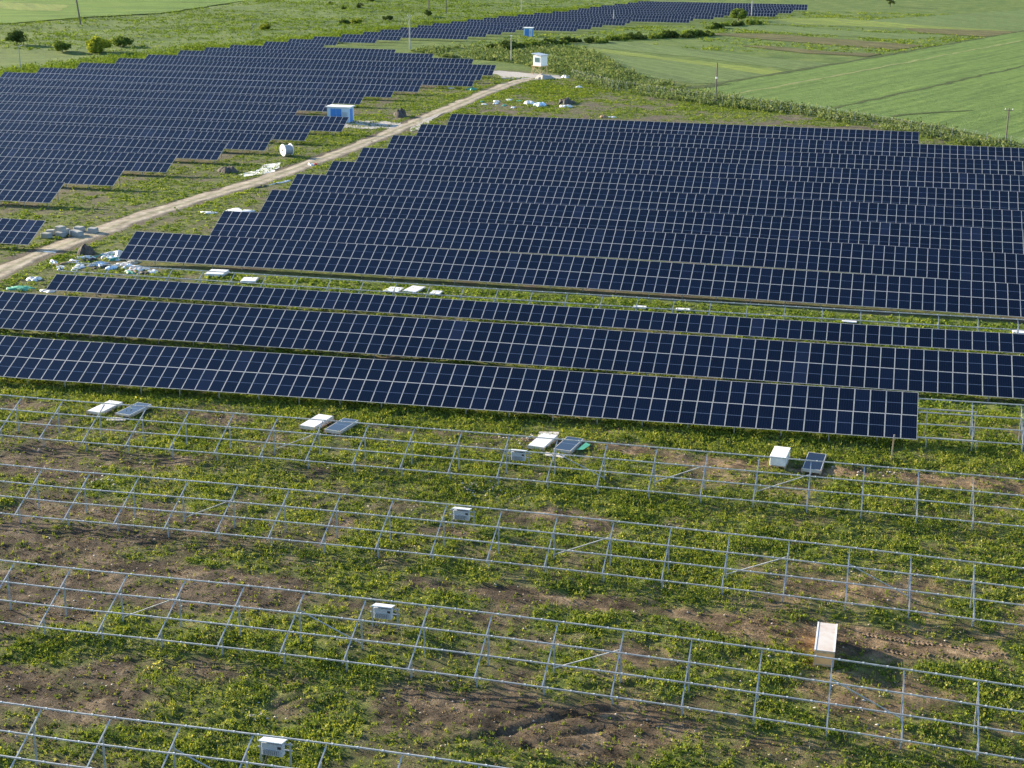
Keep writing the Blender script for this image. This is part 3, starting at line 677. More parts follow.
# middle distance weeds: gaps between rows, road side, yard behind the middle block
parts = []
for (xa, xb, ya, yb, d) in ((-94, 22, 106, 149, 5.0), (-130, -60, 147, 352, 3.2), (-82, 40, 258, 345, 3.0)):
    X, Y, U = scatter(xa, xb, ya, yb, d, int(200 + ya)); v = veg(X, Y)
    keep = U < np.clip((v - 0.28) * 1.5, 0, 0.95)
    keep &= ~inpoly(X, Y, FIELDS[0][1])
    for j, yy in enumerate(MY): keep &= ~((X > MXL[j] - 1) & (Y > yy - 1.5) & (Y < yy + 12.5)) | (Y > 262)
    X, Y, v = X[keep], Y[keep], v[keep]
    gg = np.random.default_rng(int(ya)); H = gg.uniform(0.08, 0.34, len(X)) * (0.6 + v * 0.7); Rr = gg.uniform(0.22, 0.5, len(X))
    parts.append(leaf_cloud(base3(X, Y), H, Rr, 6, np.full(len(X), 0.24), 0.35, int(ya) + 1))
V, F, T = merge(parts)
tag(link('weeds', np_mesh('weeds', V, F, M_LUSH, {'tint': T})), 'bright green weeds along the dirt road and solar rows', 'weeds', None, 'stuff')

# reeds along the fence
REED = [(-129.4, 409.1), (-118.6, 433.8), (-106.2, 445.5), (-88, 436), (-78.1, 420.1), (-57.0, 364.2), (-33.5, 328.3), (-15.5, 313.5), (9.9, 289.4), (25.6, 264.2), (30, 254.2), (24, 256), (9.7, 273.0), (-13.4, 297.1), (-36.6, 311.5), (-58.7, 329.2), (-70, 350), (-90.3, 382.1), (-100.4, 390.3), (-116.2, 396.1)]
X, Y, U = scatter(-130, 32, 252, 446, 3.6, 301); kp = inpoly(X, Y, REED) & ~inpoly(X, Y, FIELDS[0][1]); X, Y = X[kp], Y[kp]
nz = fbm(X, Y, 9, 88, 3); kp = np.random.default_rng(3).uniform(0, 1, len(X)) < np.clip((nz - 0.3) * 2.2, 0.05, 1); X, Y, nz = X[kp], Y[kp], nz[kp]
H = np.random.default_rng(2).uniform(0.7, 1.7, len(X)) * (0.5 + nz * 0.8)
V, F, T = leaf_cloud(base3(X, Y), H, np.full(len(X), 0.45), 5, np.full(len(X), 0.5), 1.0, 12)
tag(link('tall_grass', np_mesh('tall_grass', V, F, M_REED, {'tint': T})), 'pale tall grass and weeds growing along the fence', 'tall grass', None, 'stuff')

# scrub belt left of the panels and rough grassland beyond
X, Y, U = scatter(-300, -90, 300, 640, 2.2, 401)
ll = left_line(Y); dist = ll - X
kp = (dist > 1.5) & (dist < 26) & (U < np.clip(1.15 - dist / 26, 0.1, 1)); X, Y = X[kp], Y[kp]
gg = np.random.default_rng(9); H = gg.uniform(0.5, 1.6, len(X)); Rr = gg.uniform(0.5, 1.1, len(X))
A = leaf_cloud(base3(X, Y), H, Rr, 7, np.full(len(X), 0.45), 0.7, 14); A = (A[0], A[1], A[2] * 0.75)
X, Y, U = scatter(-420, -60, 380, 760, 0.4, 402)
kp = (X < left_line(np.clip(Y, 200, 640)) - 3) & (~inpoly(X, Y, FIELDS[11][1])) & (U < fbm(X, Y, 22, 90, 3) * 1.7 - 0.35); X, Y = X[kp], Y[kp]
gg = np.random.default_rng(10); H = gg.uniform(0.2, 0.8, len(X)); Rr = gg.uniform(0.6, 1.5, len(X))
B_ = leaf_cloud(base3(X, Y), H, Rr, 6, np.full(len(X), 0.5), 0.6, 15); B_ = (B_[0], B_[1], B_[2] * 0.7)
X, Y, U = scatter(-130, 60, 440, 640, 0.5, 403)
kp = (U < fbm(X, Y, 16, 91, 3) * 1.6 - 0.45)
for fl in FIELDS: kp &= ~inpoly(X, Y, fl[1])
for y, xr in zip(FR_Y, FR_X): kp &= ~((np.abs(Y - y - 4) < 8) & (X < xr + 3))
X, Y = X[kp], Y[kp]; gg = np.random.default_rng(11)
C_ = leaf_cloud(base3(X, Y), gg.uniform(0.2, 0.7, len(X)), gg.uniform(0.6, 1.3, len(X)), 6, np.full(len(X), 0.5), 0.5, 16)
V, F, T = merge([A, B_, C_])
tag(link('scrub', np_mesh('scrub', V, F, M_LUSH, {'tint': T})), 'rough green scrub and grass beyond the solar rows', 'scrub', None, 'stuff')

# ------------------------------------------------------------------ bushes and trees
def bush(name, x, y, r, h, mat, label, cat='bush', group=None, trunk=0.25, seed=1, n=26):
    g_ = np.random.default_rng(seed); z = gz_at(x, y)
    root = thing(name, label, cat, (x, y, z), 0, group)
    # clumps through the crown's volume
    cl = []
    for i in range(n):
        a = g_.uniform(0, 6.28); q = math.sqrt(g_.uniform(0, 1)) * r * 0.85; hz = h * (trunk + (1 - trunk) * g_.uniform(0.05, 0.85) * (1 - 0.5 * (q / r) ** 2))
        cl.append((math.cos(a) * q, math.sin(a) * q, hz, g_.uniform(0.22, 0.42) * r))
    Vs, Fs, Ts = [], [], []; o = 0
    for cx, cy, cz, cr in cl:
        N = 60; d = g_.normal(0, 1, (N, 3)); d /= np.linalg.norm(d, axis=1, keepdims=True); q = d * (cr * g_.uniform(0.4, 1.0, N) ** 0.5)[:, None] * np.array([1, 1, 0.8]) + np.array([cx, cy, cz])
        q[:, 2] = np.maximum(q[:, 2], 0.05)
        sz = r * g_.uniform(0.07, 0.15, N); t = g_.normal(0, 1, (N, 3)); s1 = np.cross(d, t); s1 /= np.linalg.norm(s1, axis=1, keepdims=True); s2 = np.cross(d + 0.6 * t, s1); s2 /= np.linalg.norm(s2, axis=1, keepdims=True)
        V = np.stack([q - s1 * sz[:, None], q + s2 * sz[:, None] * 0.6, q + s1 * sz[:, None], q - s2 * sz[:, None] * 0.6], 1).reshape(-1, 3)
        Vs.append(V); Fs.append(np.arange(N * 4).reshape(-1, 4) + o); o += N * 4
        Ts.append(np.repeat(np.clip(g_.normal(0.5, 0.16) + g_.normal(0, 0.15, N), 0, 1), 4))
    link('crown', np_mesh('crown', np.concatenate(Vs), np.concatenate(Fs), mat, {'tint': np.concatenate(Ts)}), root)
    m = MB(); m.tube([(0, 0, -0.2), (0.02 * r, 0, h * 0.3), (0.08 * r, 0.04 * r, h * 0.62)], [0.06 * r + 0.03, 0.05 * r, 0.02 * r], 7)
    for i in range(5):
        a = g_.uniform(0, 6.28); m.tube([(0.02 * r, 0, h * 0.25 + 0.04 * i * h), (math.cos(a) * r * 0.4, math.sin(a) * r * 0.4, h * (0.45 + 0.07 * i))], [0.03 * r, 0.012 * r], 5)
    m.build('trunk', M_BARK, root)
    return root
bush('bush', -242.8, 392.1, 3.0, 4.0, M_DARKLEAF, 'dark green round bush left of the yellow bush above the panels', seed=21)
bush('bush', -209.5, 379.2, 3.7, 4.4, M_YELLEAF, 'yellow-green leafy bush standing above the left solar block', seed=22, trunk=0.1, n=32)
bush('bush', -212.6, 398.4, 2.8, 3.0, M_MIDLEAF, 'loose mid-green bush just behind the yellow bush', seed=23)
bush('bush', -220.8, 378.8, 2.8, 2.8, M_MIDLEAF, 'loose low bush between the dark bush and the yellow bush', seed=24)
bush('bush', -198.2, 468.6, 2.0, 2.2, M_YELLEAF, 'small yellow-green bush left of the far block', seed=25)
bush('bush', -184.0, 519.2, 2.0, 2.0, M_YELLEAF, 'small yellowish bush with a brown one beside it, on the far grass', seed=26)
bush('bush', -186.4, 512.5, 2.0, 1.4, M_DARKLEAF, 'low dark bush beside the small yellowish bush on the far grass', seed=27)
bush('bush', -176.9, 532.9, 1.8, 1.7, M_DARKLEAF, 'small dark bush left of the two wooden poles', seed=28)
bush('bush', -167.9, 553.9, 1.6, 2.6, M_DARKLEAF, 'dark bush at the foot of the two wooden poles', seed=29)
bush('tree', -52.9, 573.5, 3.4, 4.4, M_MIDLEAF, 'small green tree in front of the far panels by a pale pole', 'tree', seed=30)
bush('tree', 2.0, 685.3, 2.2, 6.0, M_DARKLEAF, 'dark tree cut by the top edge, above the strip fields', 'tree', seed=31)
for i, (x, y, r, h) in enumerate(((-210.5, 598, 1.5, 2.8), (-229.4, 613.5, 1.5, 2.0), (-214.4, 589.4, 1.2, 1.8), (-223, 648.5, 2, 2))):
    bush('bush', x, y, r, h, M_DARKLEAF, 'small dark scrub bush scattered on the far rough grassland', group='dark bushes on the rough grassland', seed=40 + i, n=18, trunk=0.05)
hedge = [((-103, 440), (-84, 462), 11, 2.6, 2.4), ((-84, 470), (-52, 500), 12, 2.6, 2.5), ((-60, 530), (-44, 560), 7, 2.4, 2.4), ((-110, 425), (-96, 440), 6, 2.4, 2.2)]
n_ = 0
for a, b2, cnt, r, h in hedge:
    for i in range(cnt):
        t = (i + random.random() * 0.6) / cnt; n_ += 1
        bush('hedge_shrub', a[0] + (b2[0] - a[0]) * t + random.uniform(-2, 2), a[1] + (b2[1] - a[1]) * t + random.uniform(-3, 3), r * random.uniform(0.6, 1.25), h * random.uniform(0.4, 0.95),
             M_DARKLEAF if random.random() < 0.3 else M_MIDLEAF, 'green shrub in the hedge between the far panels and the strip fields', 'shrub', 'shrubs of the far hedge', trunk=0.05, seed=100 + n_, n=16)

# ------------------------------------------------------------------ poles and fence
def pole(name, x, y, h, r, mat, label, lean=(0, 0), head=None):
    z = gz_at(x, y); root = thing(name, label, 'pole', (x, y, z))
    m = MB(); m.tube([(0, 0, -0.3), (lean[0] * h, lean[1] * h, h)], [r, r * 0.72], 8); m.build('shaft', mat, root)
    tx, ty = lean[0] * h, lean[1] * h
    if head == 'insulators':
        m = MB(); m.bar((tx - 0.7, ty, h - 0.4), (tx + 0.7, ty, h - 0.4), 0.1); m.build('crossarm', mat, root)
        for dx in (-0.6, 0, 0.6):
            m = MB(); m.tube([(tx + dx, ty, h - 0.35), (tx + dx, ty, h - 0.05)], 0.05, 6); m.build('insulator', M_WHITE, root)
    if head == 'lamp':
        m = MB(); m.bar((tx, ty, h - 0.1), (tx + 0.7, ty - 0.3, h + 0.1), 0.07); m.build('arm', M_LGREY, root)
        m = MB(); m.box(tx + 0.6, tx + 1.1, ty - 0.45, ty - 0.2, h + 0.05, h + 0.17); m.build('lamp_head', M_LGREY, root)
    if head == 'camera':
        m = MB(); m.box(tx - 0.22, tx + 0.22, ty - 0.3, ty + 0.1, h - 0.35, h - 0.05); m.build('camera_box', M_WHITE, root)
    if head == 'band':
        m = MB(); m.tube([(tx * 0.93, ty, h * 0.62), (tx * 0.93, ty, h * 0.66)], r * 1.3, 8); m.build('band', M_WHITE, root)
    return root
pole('utility_pole', -265.6, 469.2, 10.5, 0.32, M_POLEWOOD, 'dark wooden pole leaning left, cut by the top edge above the bushes', (-0.11, 0))
pole('utility_pole', -178.1, 588.9, 8.0, 0.26, M_POLEWOOD, 'left one of two dark wooden poles at the top edge')
pole('utility_pole', -166.4, 573.2, 8.5, 0.24, M_POLEWOOD, 'right one of two dark wooden poles at the top edge')
pole('utility_pole', -141.5, 595.7, 8.0, 0.2, M_POST, 'grey pole behind the far panels, near the blue kiosk')
pole('concrete_pole', -132.4, 418.4, 9.6, 0.24, M_CONC, 'pale concrete pole in the grassy gap between left and far blocks', head='insulators')
pole('fence_light_pole', -181.5, 420.1, 5.5, 0.12, M_CONCBLK, 'slim grey light pole behind the left block, mid way along it', head='lamp')
pole('fence_light_pole', -204.9, 331.5, 5.8, 0.12, M_CONCBLK, 'slim grey light pole by the left block under the dark bush', head='lamp')
pole('concrete_pole', -95.1, 389.0, 7.0, 0.17, M_CONC, 'pale pole left of the white cabin on stilts', head='camera')
pole('concrete_pole', -92.6, 530.3, 5.5, 0.2, M_CONC, 'pale pole standing in front of the far block near its middle')
pole('concrete_pole', -49.6, 590.7, 6.4, 0.22, M_CONC, 'pale pole beside the small green tree at the far panels')
pole('concrete_pole', -32.7, 312.7, 8.4, 0.16, M_POLEWOOD, 'weathered pole by the field edge behind the middle block', head='band')
pole('concrete_pole', 21.7, 266.5, 6.6, 0.13, M_POLEWOOD, 'grey pole at the fence near the right edge', head='insulators')

FENCE = [(31, 255), (24.5, 261.5), (10.5, 274), (-12.5, 298), (-35.5, 313), (-57.5, 331), (-72.5, 354)]
fence = thing('wire_fence', 'wire fence on grey posts with angled tops between the panels and the wheat field', 'fence', (0, 300, 0))
t = np.concatenate([[0], np.cumsum([math.dist(FENCE[i], FENCE[i + 1]) for i in range(len(FENCE) - 1)])])
qs = np.arange(0, t[-1], 2.45); fx = np.interp(qs, t, [p[0] for p in FENCE]); fy = np.interp(qs, t, [p[1] for p in FENCE])
m = MB(); m.box(-0.03, 0.03, -0.03, 0.03, -0.2, 2.0); m.bar((0, 0, 1.97), (0.14, 0.28, 2.32), 0.06); FP = m.mesh('fence_post', M_CONCBLK)
for x, y in zip(fx, fy): link('fence_post', FP, fence, (float(x), float(y) - 300, tz(x, y)))
m = MB()
for hgt in (0.25, 0.7, 1.15, 1.6, 2.05): m.tube([(float(x), float(y) - 300, tz(x, y) + hgt * 0.95) for x, y in zip(fx, fy)], 0.004, 4)
for hgt, o in ((2.1, 0.4), (2.28, 0.85)): m.tube([(float(x) + 0.14 * o, float(y) - 300 + 0.28 * o, tz(x, y) + hgt) for x, y in zip(fx, fy)], 0.004, 4)
m.build('wire', M_MGREY, fence)

# ------------------------------------------------------------------ buildings and equipment
def kiosk(x, y, wx, wy, h, label, rz=0.0):
    root = thing('transformer_kiosk', label, 'transformer kiosk', (x, y, tz(x, y)), rz)
    m = MB(); m.box(0, wx, 0, wy, 0, h); m.build('wall', M_PALEBLUE, root)
    m = MB(); m.box(-0.15, wx + 0.15, -0.05, wy + 0.05, -0.2, 0.12); m.build('plinth', M_CONC, root)
    m = MB(); m.box(-0.22, wx + 0.22, -0.22, wy + 0.22, h + 0.003, h + 0.2); m.build('roof', M_WHITE, root, bevel=0.03)
    for a, b2 in ((0.16, 0.40), (0.415, 0.655)):
        m = MB(); m.box(wx * a, wx * b2, -0.05, -0.003, 0.15, h - 0.2); d = m.build('door', M_BLUE, root, bevel=0.01)
        m = MB(); m.box(wx * b2 - 0.16, wx * b2 - 0.08, -0.10, -0.051, h * 0.45, h * 0.52); m.build('handle', M_DARK, d)
    m = MB()
    for i in range(7): m.box(wx * 0.70, wx * 0.94, -0.05, -0.003, h * 0.3 + i * 0.17, h * 0.3 + i * 0.17 + 0.1)
    m.build('vent', M_LGREY, root)
    m = MB(); m.box(wx + 0.003, wx + 0.05, wy * 0.2, wy * 0.75, 0.15, h - 0.25); m.build('door', M_BLUE, root)
    return root
kiosk(-99.6, 263.2, 4.3, 2.6, 2.75, 'blue and pale transformer kiosk with white roof beside the left block')
kiosk(-111.8, 473.9, 2.7, 2.2, 2.6, 'small far blue kiosk with white roof in front of the far block')

root = thing('guard_cabin', 'white guard cabin raised on stilts at the end of the dirt road', 'guard cabin', (-80.6, 359.6, 0), R(-28))
m = MB(); m.box(-1.25, 1.25, -1.2, 1.2, 2.2, 4.6); m.build('wall', M_WHITE, root)
m = MB(); mt = Matrix.Rotation(R(6), 4, 'Y'); mt.translation = Vector((0, 0, 4.86)); m.box(-1.75, 1.5, -1.45, 1.45, -0.08, 0.06, 0, mt); m.build('roof', M_LGREY, root)
m = MB(); m.box(-1.45, 1.45, -1.5, 1.4, 2.05, 2.195); m.build('deck', M_WOOD, root)
m = MB(); m.box(-0.8, 0.85, -1.24, -1.203, 3.0, 4.25); fwn = m.build('window', M_PALEBLUE, root)
m = MB(); m.box(-0.65, 0.7, -1.27, -1.243, 3.12, 4.13); m.build('pane', M_GLASSW, fwn)
m = MB(); m.box(1.203, 1.24, -0.6, 0.6, 3.1, 4.1); m.build('window', M_GLASSW, root)
for sx in (-1.15, 1.15):
    for sy in (-1.1, 1.1):
        m = MB(); m.bar((sx * 1.08, sy * 1.08, -0.2), (sx, sy, 2.05), 0.13); m.build('leg', M_WOOD, root)
m = MB()
for a, b2 in (((-1.2, -1.15, 0.2), (1.15, -1.12, 1.95)), ((1.2, -1.15, 0.2), (-1.15, -1.12, 1.95)), ((1.2, -1.12, 0.2), (1.15, 1.12, 1.95))): m.bar(a, b2, 0.07)
m.build('brace', M_WOOD, root)
m = MB()
for sx in (-0.3, 0.3): m.bar((sx - 1.9, -0.9, 0), (sx - 1.6, -0.4, 2.3), 0.06)
for i in range(7): m.bar((-2.2 + 0.045 * i, -0.9 + 0.075 * i, 0.3 * i + 0.2), (-1.6 + 0.045 * i, -0.9 + 0.075 * i, 0.3 * i + 0.2), 0.05)
m.build('ladder', M_WOOD, root)

# cable drum on its rim
root = thing('cable_drum', 'large white cable drum lying beside the dirt road', 'cable drum', (-91.6, 223.4, gz_at(-91.6, 223.4) + 0.98), R(51))
for x, nm in ((-0.75, 'flange'), (0.65, 'flange')):
    m = MB(); m.tube([(x, 0, 0), (x + 0.1, 0, 0)], 0.98, 28); o = m.build(nm, M_WHITE, root)
m = MB(); m.tube([(-0.645, 0, 0), (0.645, 0, 0)], 0.78, 24); m.build('cable', M_MGREY, root)
m = MB(); m.tube([(-0.79, 0, 0), (-0.752, 0, 0)], 0.16, 14); m.build('hub', M_DARK, root)

def inverter(x, y, label, rz=0.0, zl=0.75):
    root = thing('inverter', label, 'inverter', (x, y, gz_at(x, y)), rz)
    m = MB(); m.box(-0.5, 0.5, -0.14, 0.2, zl, zl + 0.62); m.build('body', M_LGREY, root, bevel=0.02)
    m = MB(); mt = Matrix.Rotation(R(-14), 4, 'X'); mt.translation = Vector((0, 0.05, zl + 0.72)); m.box(-0.56, 0.56, -0.36, 0.36, -0.02, 0.02, 0, mt); m.build('hood', M_PALEGREY, root)
    m = MB()
    for i in range(8): m.box(-0.42 + i * 0.1, -0.38 + i * 0.1, -0.20, -0.143, zl + 0.06, zl + 0.32)
    m.build('fins', M_MGREY, root)
    m = MB(); m.box(0.28, 0.44, -0.165, -0.143, zl + 0.4, zl + 0.52); m.build('switch', M_DARK, root)
    for sx in (-0.72, 0.72):
        m = MB(); m.box(sx - 0.04, sx + 0.04, 0.22, 0.30, -0.3, zl + 0.55); m.build('leg', M_STEEL, root)
    for hz in (0.15, 0.45):
        m = MB(); m.box(-0.85, 0.85, 0.203, 0.255, zl + hz, zl + hz + 0.05); m.build('crossbar', M_STEEL, root)
    m = MB(); m.tube([(-0.3, 0, zl), (-0.35, -0.05, zl - 0.3), (-0.5, -0.1, 0.15), (-0.7, -0.3, 0.02)], 0.025, 6); m.build('cable', M_DARK, root)
    return root
inverter(-23.5, 83.8, 'grey hooded inverter box in the middle of the second bare rack from the panels')
inverter(-23.9, 69.4, 'grey hooded inverter box under the bare rack in front of the crate')
inverter(-24.3, 54.9, 'grey inverter box cut off by the bottom edge of the view')
inverter(-22.7, 95.8, 'grey inverter box beside the white module stack, close to the finished panels', 0, 0.5)

def pallet_into(root, wx, wy, h=0.13):
    m = MB()
    for i in range(7): m.box(-wx / 2, wx / 2, -wy / 2 + i * (wy - 0.1) / 6, -wy / 2 + i * (wy - 0.1) / 6 + 0.1, h - 0.025, h)
    for sx in (-wx / 2, -0.05, wx / 2 - 0.1): m.box(sx, sx + 0.1, -wy / 2 + 0.003, wy / 2 - 0.003, 0, h - 0.027)
    m.build('pallet', M_WOOD, root)
def module_stack(x, y, n, top, label, rz=0, tilt=0.0, scale=1.0):
    """panels lying on a pallet; top 'white' (backs up) or 'dark' (glass up)"""
    root = thing('module_stack', label, 'module stack', (x, y, gz_at(x, y) + 0.02), rz); root.rotation_euler = (tilt, 0, rz); root.scale = (1.12, 1.25, 0.85)
    pallet_into(root, 1.2, 2.4)
    for i in range(n):
        m = MB(); z = 0.135 + i * 0.042; j = random.uniform(-0.012, 0.012)
        last = i == n - 1
        m.box(-0.57 + j, 0.57 + j, -1.16 + j, 1.16 + j, z, z + 0.038, 1)
        if last and top == 'dark':
            a, b2 = 0.535, 1.125; e = z + 0.040
            m.quad((-a + j, -b2, e), (a + j, -b2, e), (a + j, b2, e), (-a + j, b2, e), 0, True)
        if last and top == 'white':
            m.box(-0.54 + j, 0.54 + j, -1.13, 1.13, z + 0.0385, z + 0.05, 2)
        m.build('solar_panel', [M_GLASS, M_FRAME, M_FILM], root)
    for sx in (-1, 1):
        m = MB(); m.box(sx * 0.6 - 0.025, sx * 0.6 + 0.025, -1.21, -1.165, 0.1, 0.135 + n * 0.042 + 0.03); m.build('corner_post', M_WOOD, root)
    return root
module_stack(-57.5, 100.7, 5, 'white', 'white-backed module stack at the far left under the rack nearest the panels', R(-8))
module_stack(-54.9, 100.5, 4, 'dark', 'grey-blue module stack right beside the leftmost white stack', R(-8))
module_stack(-39.7, 100.7, 7, 'white', 'thick white module stack with a dark stack on its right, second from left', R(-9))
module_stack(-37.5, 100.2, 6, 'dark', 'dark module stack on a pallet, to the right of the thick white stack', R(-9))
module_stack(-22.0, 100.6, 6, 'white', 'white module stack behind the inverter box nearest the panels', R(-8))
module_stack(-20.0, 100.4, 6, 'dark', 'dark module stack with visible cells right of the inverter box nearest the panels', R(-8))
module_stack(-2.35, 100.4, 6, 'dark', 'dark module stack tilted forward beside the white carton', R(-5), R(4))
o = sheet('green_sheet', [(-19.2, 99.6), (-18.7, 99.8), (-18.6, 100.8), (-19.0, 101.2)], M_GREENF, 0.12, 61, 0.3, 0.5, kind='thing'); tag(o, 'green plastic sheet on the ground beside a dark module stack', 'plastic sheet')
# white carton
root = thing('white_carton', 'tall white wrapped carton next to a dark module stack near the stake', 'carton', (-4.75, 100.3, gz_at(-4.75, 100.3)), R(-5))
pallet_into(root, 1.15, 2.3)
m = MB(); m.box(-0.55, 0.55, -1.1, 1.1, 0.133, 0.72); m.build('body', M_FILM, root, bevel=0.03)
m = MB(); m.box(-0.57, 0.57, -1.12, 1.12, 0.723, 0.82); m.build('lid', M_WHITE, root, bevel=0.02)
m = MB()
for yy in (-0.6, 0.5): m.box(-0.575, 0.575, yy, yy + 0.03, 0.823, 0.83)
m.build('strap', M_GREYF, root)
for x, y, rz in ((-55.4, 98.6, 0.3), (-20.6, 98.3, -0.1), (-22.0, 102.7, 0.2)):
    o = thing('loose_pallet', {-55.4: 'thin pale board lying in front of the leftmost module stacks', -20.6: 'pale board lying in front of the cell-side-up dark stack', -22.0: 'pale board lying behind the white module stack by the inverter'}[x], 'pallet', (x, y, gz_at(x, y)), rz)
    m = MB(); m.box(-0.75, 0.75, -0.35, 0.35, 0.03, 0.09); m.build('board', M_CRATETOP, o)
    m = MB(); m.box(-0.7, 0.7, -0.05, 0.05, -0.03, 0.028); m.build('batten', M_WOOD, o)

# plywood crate
root = thing('plywood_crate', 'long plywood crate with pale stained top standing alone between racks', 'crate', (-0.44, 73.0, tz(-0.44, 73.0) + 0.02), R(-0.5))
m = MB(); m.box(-0.52, 0.52, -1.63, 1.63, -0.02, 0.86); m.build('body', M_CARD, root, bevel=0.008)
m = MB(); m.box(-0.53, 0.53, -1.64, 1.64, 0.863, 0.91); m.build('lid', M_CRATETOP, root, bevel=0.008)
m = MB()
for z in (0.05, 0.76): m.box(-0.53, 0.53, -1.655, -1.633, z, z + 0.08)
for x in (-0.53, 0.46): m.box(x, x + 0.07, -1.652, -1.634, 0.135, 0.755)
m.build('batten', M_WOOD, root)
m = MB()
for x in (-0.53, 0.45): m.box(x, x + 0.08, -1.64, 1.64, 0.913, 0.93)
m.build('top_rim', M_FILM, root)
# stake
root = thing('wooden_stake', 'thin wooden stake standing in front of the last panels of the frontmost row', 'stake', (2.9, 102.5, gz_at(2.9, 102.5)))
m = MB(); mt = Matrix.Rotation(R(2), 4, 'Y'); m.box(-0.05, 0.05, -0.05, 0.05, -0.2, 2.0, 0, mt); m.build('shaft', M_WOOD, root)
m = MB(); mt = Matrix.Rotation(R(2), 4, 'Y'); m.box(-0.056, 0.056, -0.056, 0.056, 1.75, 2.03, 0, mt); m.build('tip', M_STONE, root)

# ------------------------------------------------------------------ litter, stones and heaps
def crumple(x, y, wx, wy, h, mat, label, name='plastic_sheet', cat='plastic sheet', group=None, seed=1, rz=0.0, z=None, n=18):
    """a crumpled sheet or heap with real thickness"""
    g_ = np.random.default_rng(seed); us = np.linspace(-1, 1, n); A_, B2 = np.meshgrid(us, us); a, b2 = A_.ravel(), B2.ravel()
    rad = np.sqrt(a * a + b2 * b2); edge = np.clip(1.15 - rad, 0, 1)
    r1 = 1 - np.abs(2 * vnoise(a * 2.2 + seed * 7, b2 * 2.2, 1.0, seed) - 1); r2 = 1 - np.abs(2 * vnoise(a * 5 + seed, b2 * 5, 1.0, seed + 3) - 1)
    amp = (0.22 + r1 * 0.42 + r2 * 0.30) * np.clip(edge * 1.6, 0, 1) ** 0.8 * (0.55 + 0.6 * vnoise(a * 1.3 + seed * 3, b2 * 1.3, 1.0, seed + 9))
    ang = np.arctan2(b2, a); sq = 0.5 + 0.65 * vnoise(ang * 2.2 + seed, ang * 0, 1.0, seed + 5)
    # disc-like outline
    f = np.where(rad > 0, np.maximum(np.abs(a), np.abs(b2)) / np.maximum(rad, 1e-6), 1) * sq
    px, py = a * f * wx / 2, b2 * f * wy / 2
    c, s = math.cos(rz), math.sin(rz); qx, qy = px * c - py * s, px * s + py * c
    zz = h * amp * (1.1 if mat in (M_DSTONE, M_GRAVEL) else 0.7) + 0.02
    zz = np.where(np.maximum(np.abs(a), np.abs(b2)) > 0.99, -0.12, zz)
    ii_ = (np.arange(n - 1)[:, None] * n + np.arange(n - 1)[None, :]).ravel()
    Vt = np.stack([qx, qy, zz], 1); F1 = np.stack([ii_, ii_ + 1, ii_ + n + 1, ii_ + n], 1)
    me = np_mesh(name, Vt, F1, mat)
    o = link(name, me, None, (x, y, gz_at(x, y) if z is None else z)); return tag(o, label, cat, group)
gT = 'sheets of the litter heap by the road'
heap = [(-86.5, 146.5), (-85.0, 147.5), (-83.2, 149.3), (-81.7, 148.6), (-80.2, 146.8), (-78.7, 145.5), (-77.2, 144.6), (-82.5, 146.4), (-84.2, 145.4), (-80.8, 144.5), (-83.5, 151.5), (-85.6, 150.2), (-79.3, 148.2), (-88.0, 145.4), (-76.2, 143.6), (-81.0, 150.3), (-78.0, 143.2), (-86.2, 143.8)]
hm = [('white', M_FILM), ('black gap-shading', M_DARK), ('grey', M_GREYF), ('green', M_GREENF), ('grey', M_GREYF), ('brown', M_BROWNF), ('white', M_FILM), ('pale blue', M_BLUEF), ('white', M_FILM), ('pale blue', M_BLUEF), ('white', M_FILM), ('brown', M_BROWNF), ('grey', M_GREYF)]  # black sheets are added to paint the shaded gaps between the pieces
for i, (x, y) in enumerate(heap + [(x_ + random.uniform(-1.4, 1.4), y_ + random.uniform(-1.2, 1.2)) for x_, y_ in heap[:16]]):
    cn, mt = hm[i % len(hm)]
    crumple(x + random.uniform(-.6, .6), y + random.uniform(-.6, .6), *((random.uniform(2.0, 3.6), random.uniform(0.7, 1.5)) if i % 2 else (random.uniform(0.9, 1.6), random.uniform(1.4, 3.2))), random.uniform(0.2, 0.6), mt, f'crumpled {cn} sheet in the litter heap left of the middle block', group=gT, seed=500 + i, rz=random.uniform(0, 3))
crumple(-86.9, 150.8, 2.4, 2.4, 1.3, M_DSTONE, 'dark brown heap at the back of the litter beside the road', 'soil_heap', 'heap', seed=531)
crumple(-82.4, 150.6, 1.2, 2.6, 1.3, M_FILM, 'tall white sheet propped up in the litter heap', seed=532)
crumple(-85.3, 134.2, 4.2, 1.6, 0.4, M_GREENF, 'green netting heap at the left end of the second finished row', 'green_netting', 'netting', seed=533)
crumple(-81.9, 134.0, 2.4, 1.2, 0.35, M_FILM, 'white sheet beside the green netting', seed=534)
crumple(-86.0, 138.2, 1.8, 1.6, 0.5, M_FILM, 'pale sheet between the green netting and the road', seed=535)
crumple(-91.5, 150.5, 2.0, 0.7, 0.2, M_WHITE, 'pale flat scrap lying on the dirt road edge', seed=536)
crumple(-80.4, 177.5, 5.4, 5.0, 0.3, M_FILM, 'white plastic strewn between the road and the middle block', seed=537, rz=0.5)
crumple(-83.2, 176.0, 2.6, 1.6, 0.25, M_FILM, 'small white plastic piece near the strewn sheet', seed=538)
crumple(-83.4, 201.0, 0.8, 6.5, 0.25, M_FILM, 'long thin white sheet beside the dirt road', seed=539, rz=-0.25)
crumple(-84.6, 196.4, 0.9, 4.5, 0.3, M_DARK, 'dark pipe bundle lying beside the long white sheet', 'pipe_bundle', 'pipes', seed=540, rz=-0.25)
crumple(-94.7, 207.3, 3.4, 3.0, 1.0, M_DSTONE, 'dark rubble heap in front of the left block', 'rubble_heap', 'rubble heap', seed=541)
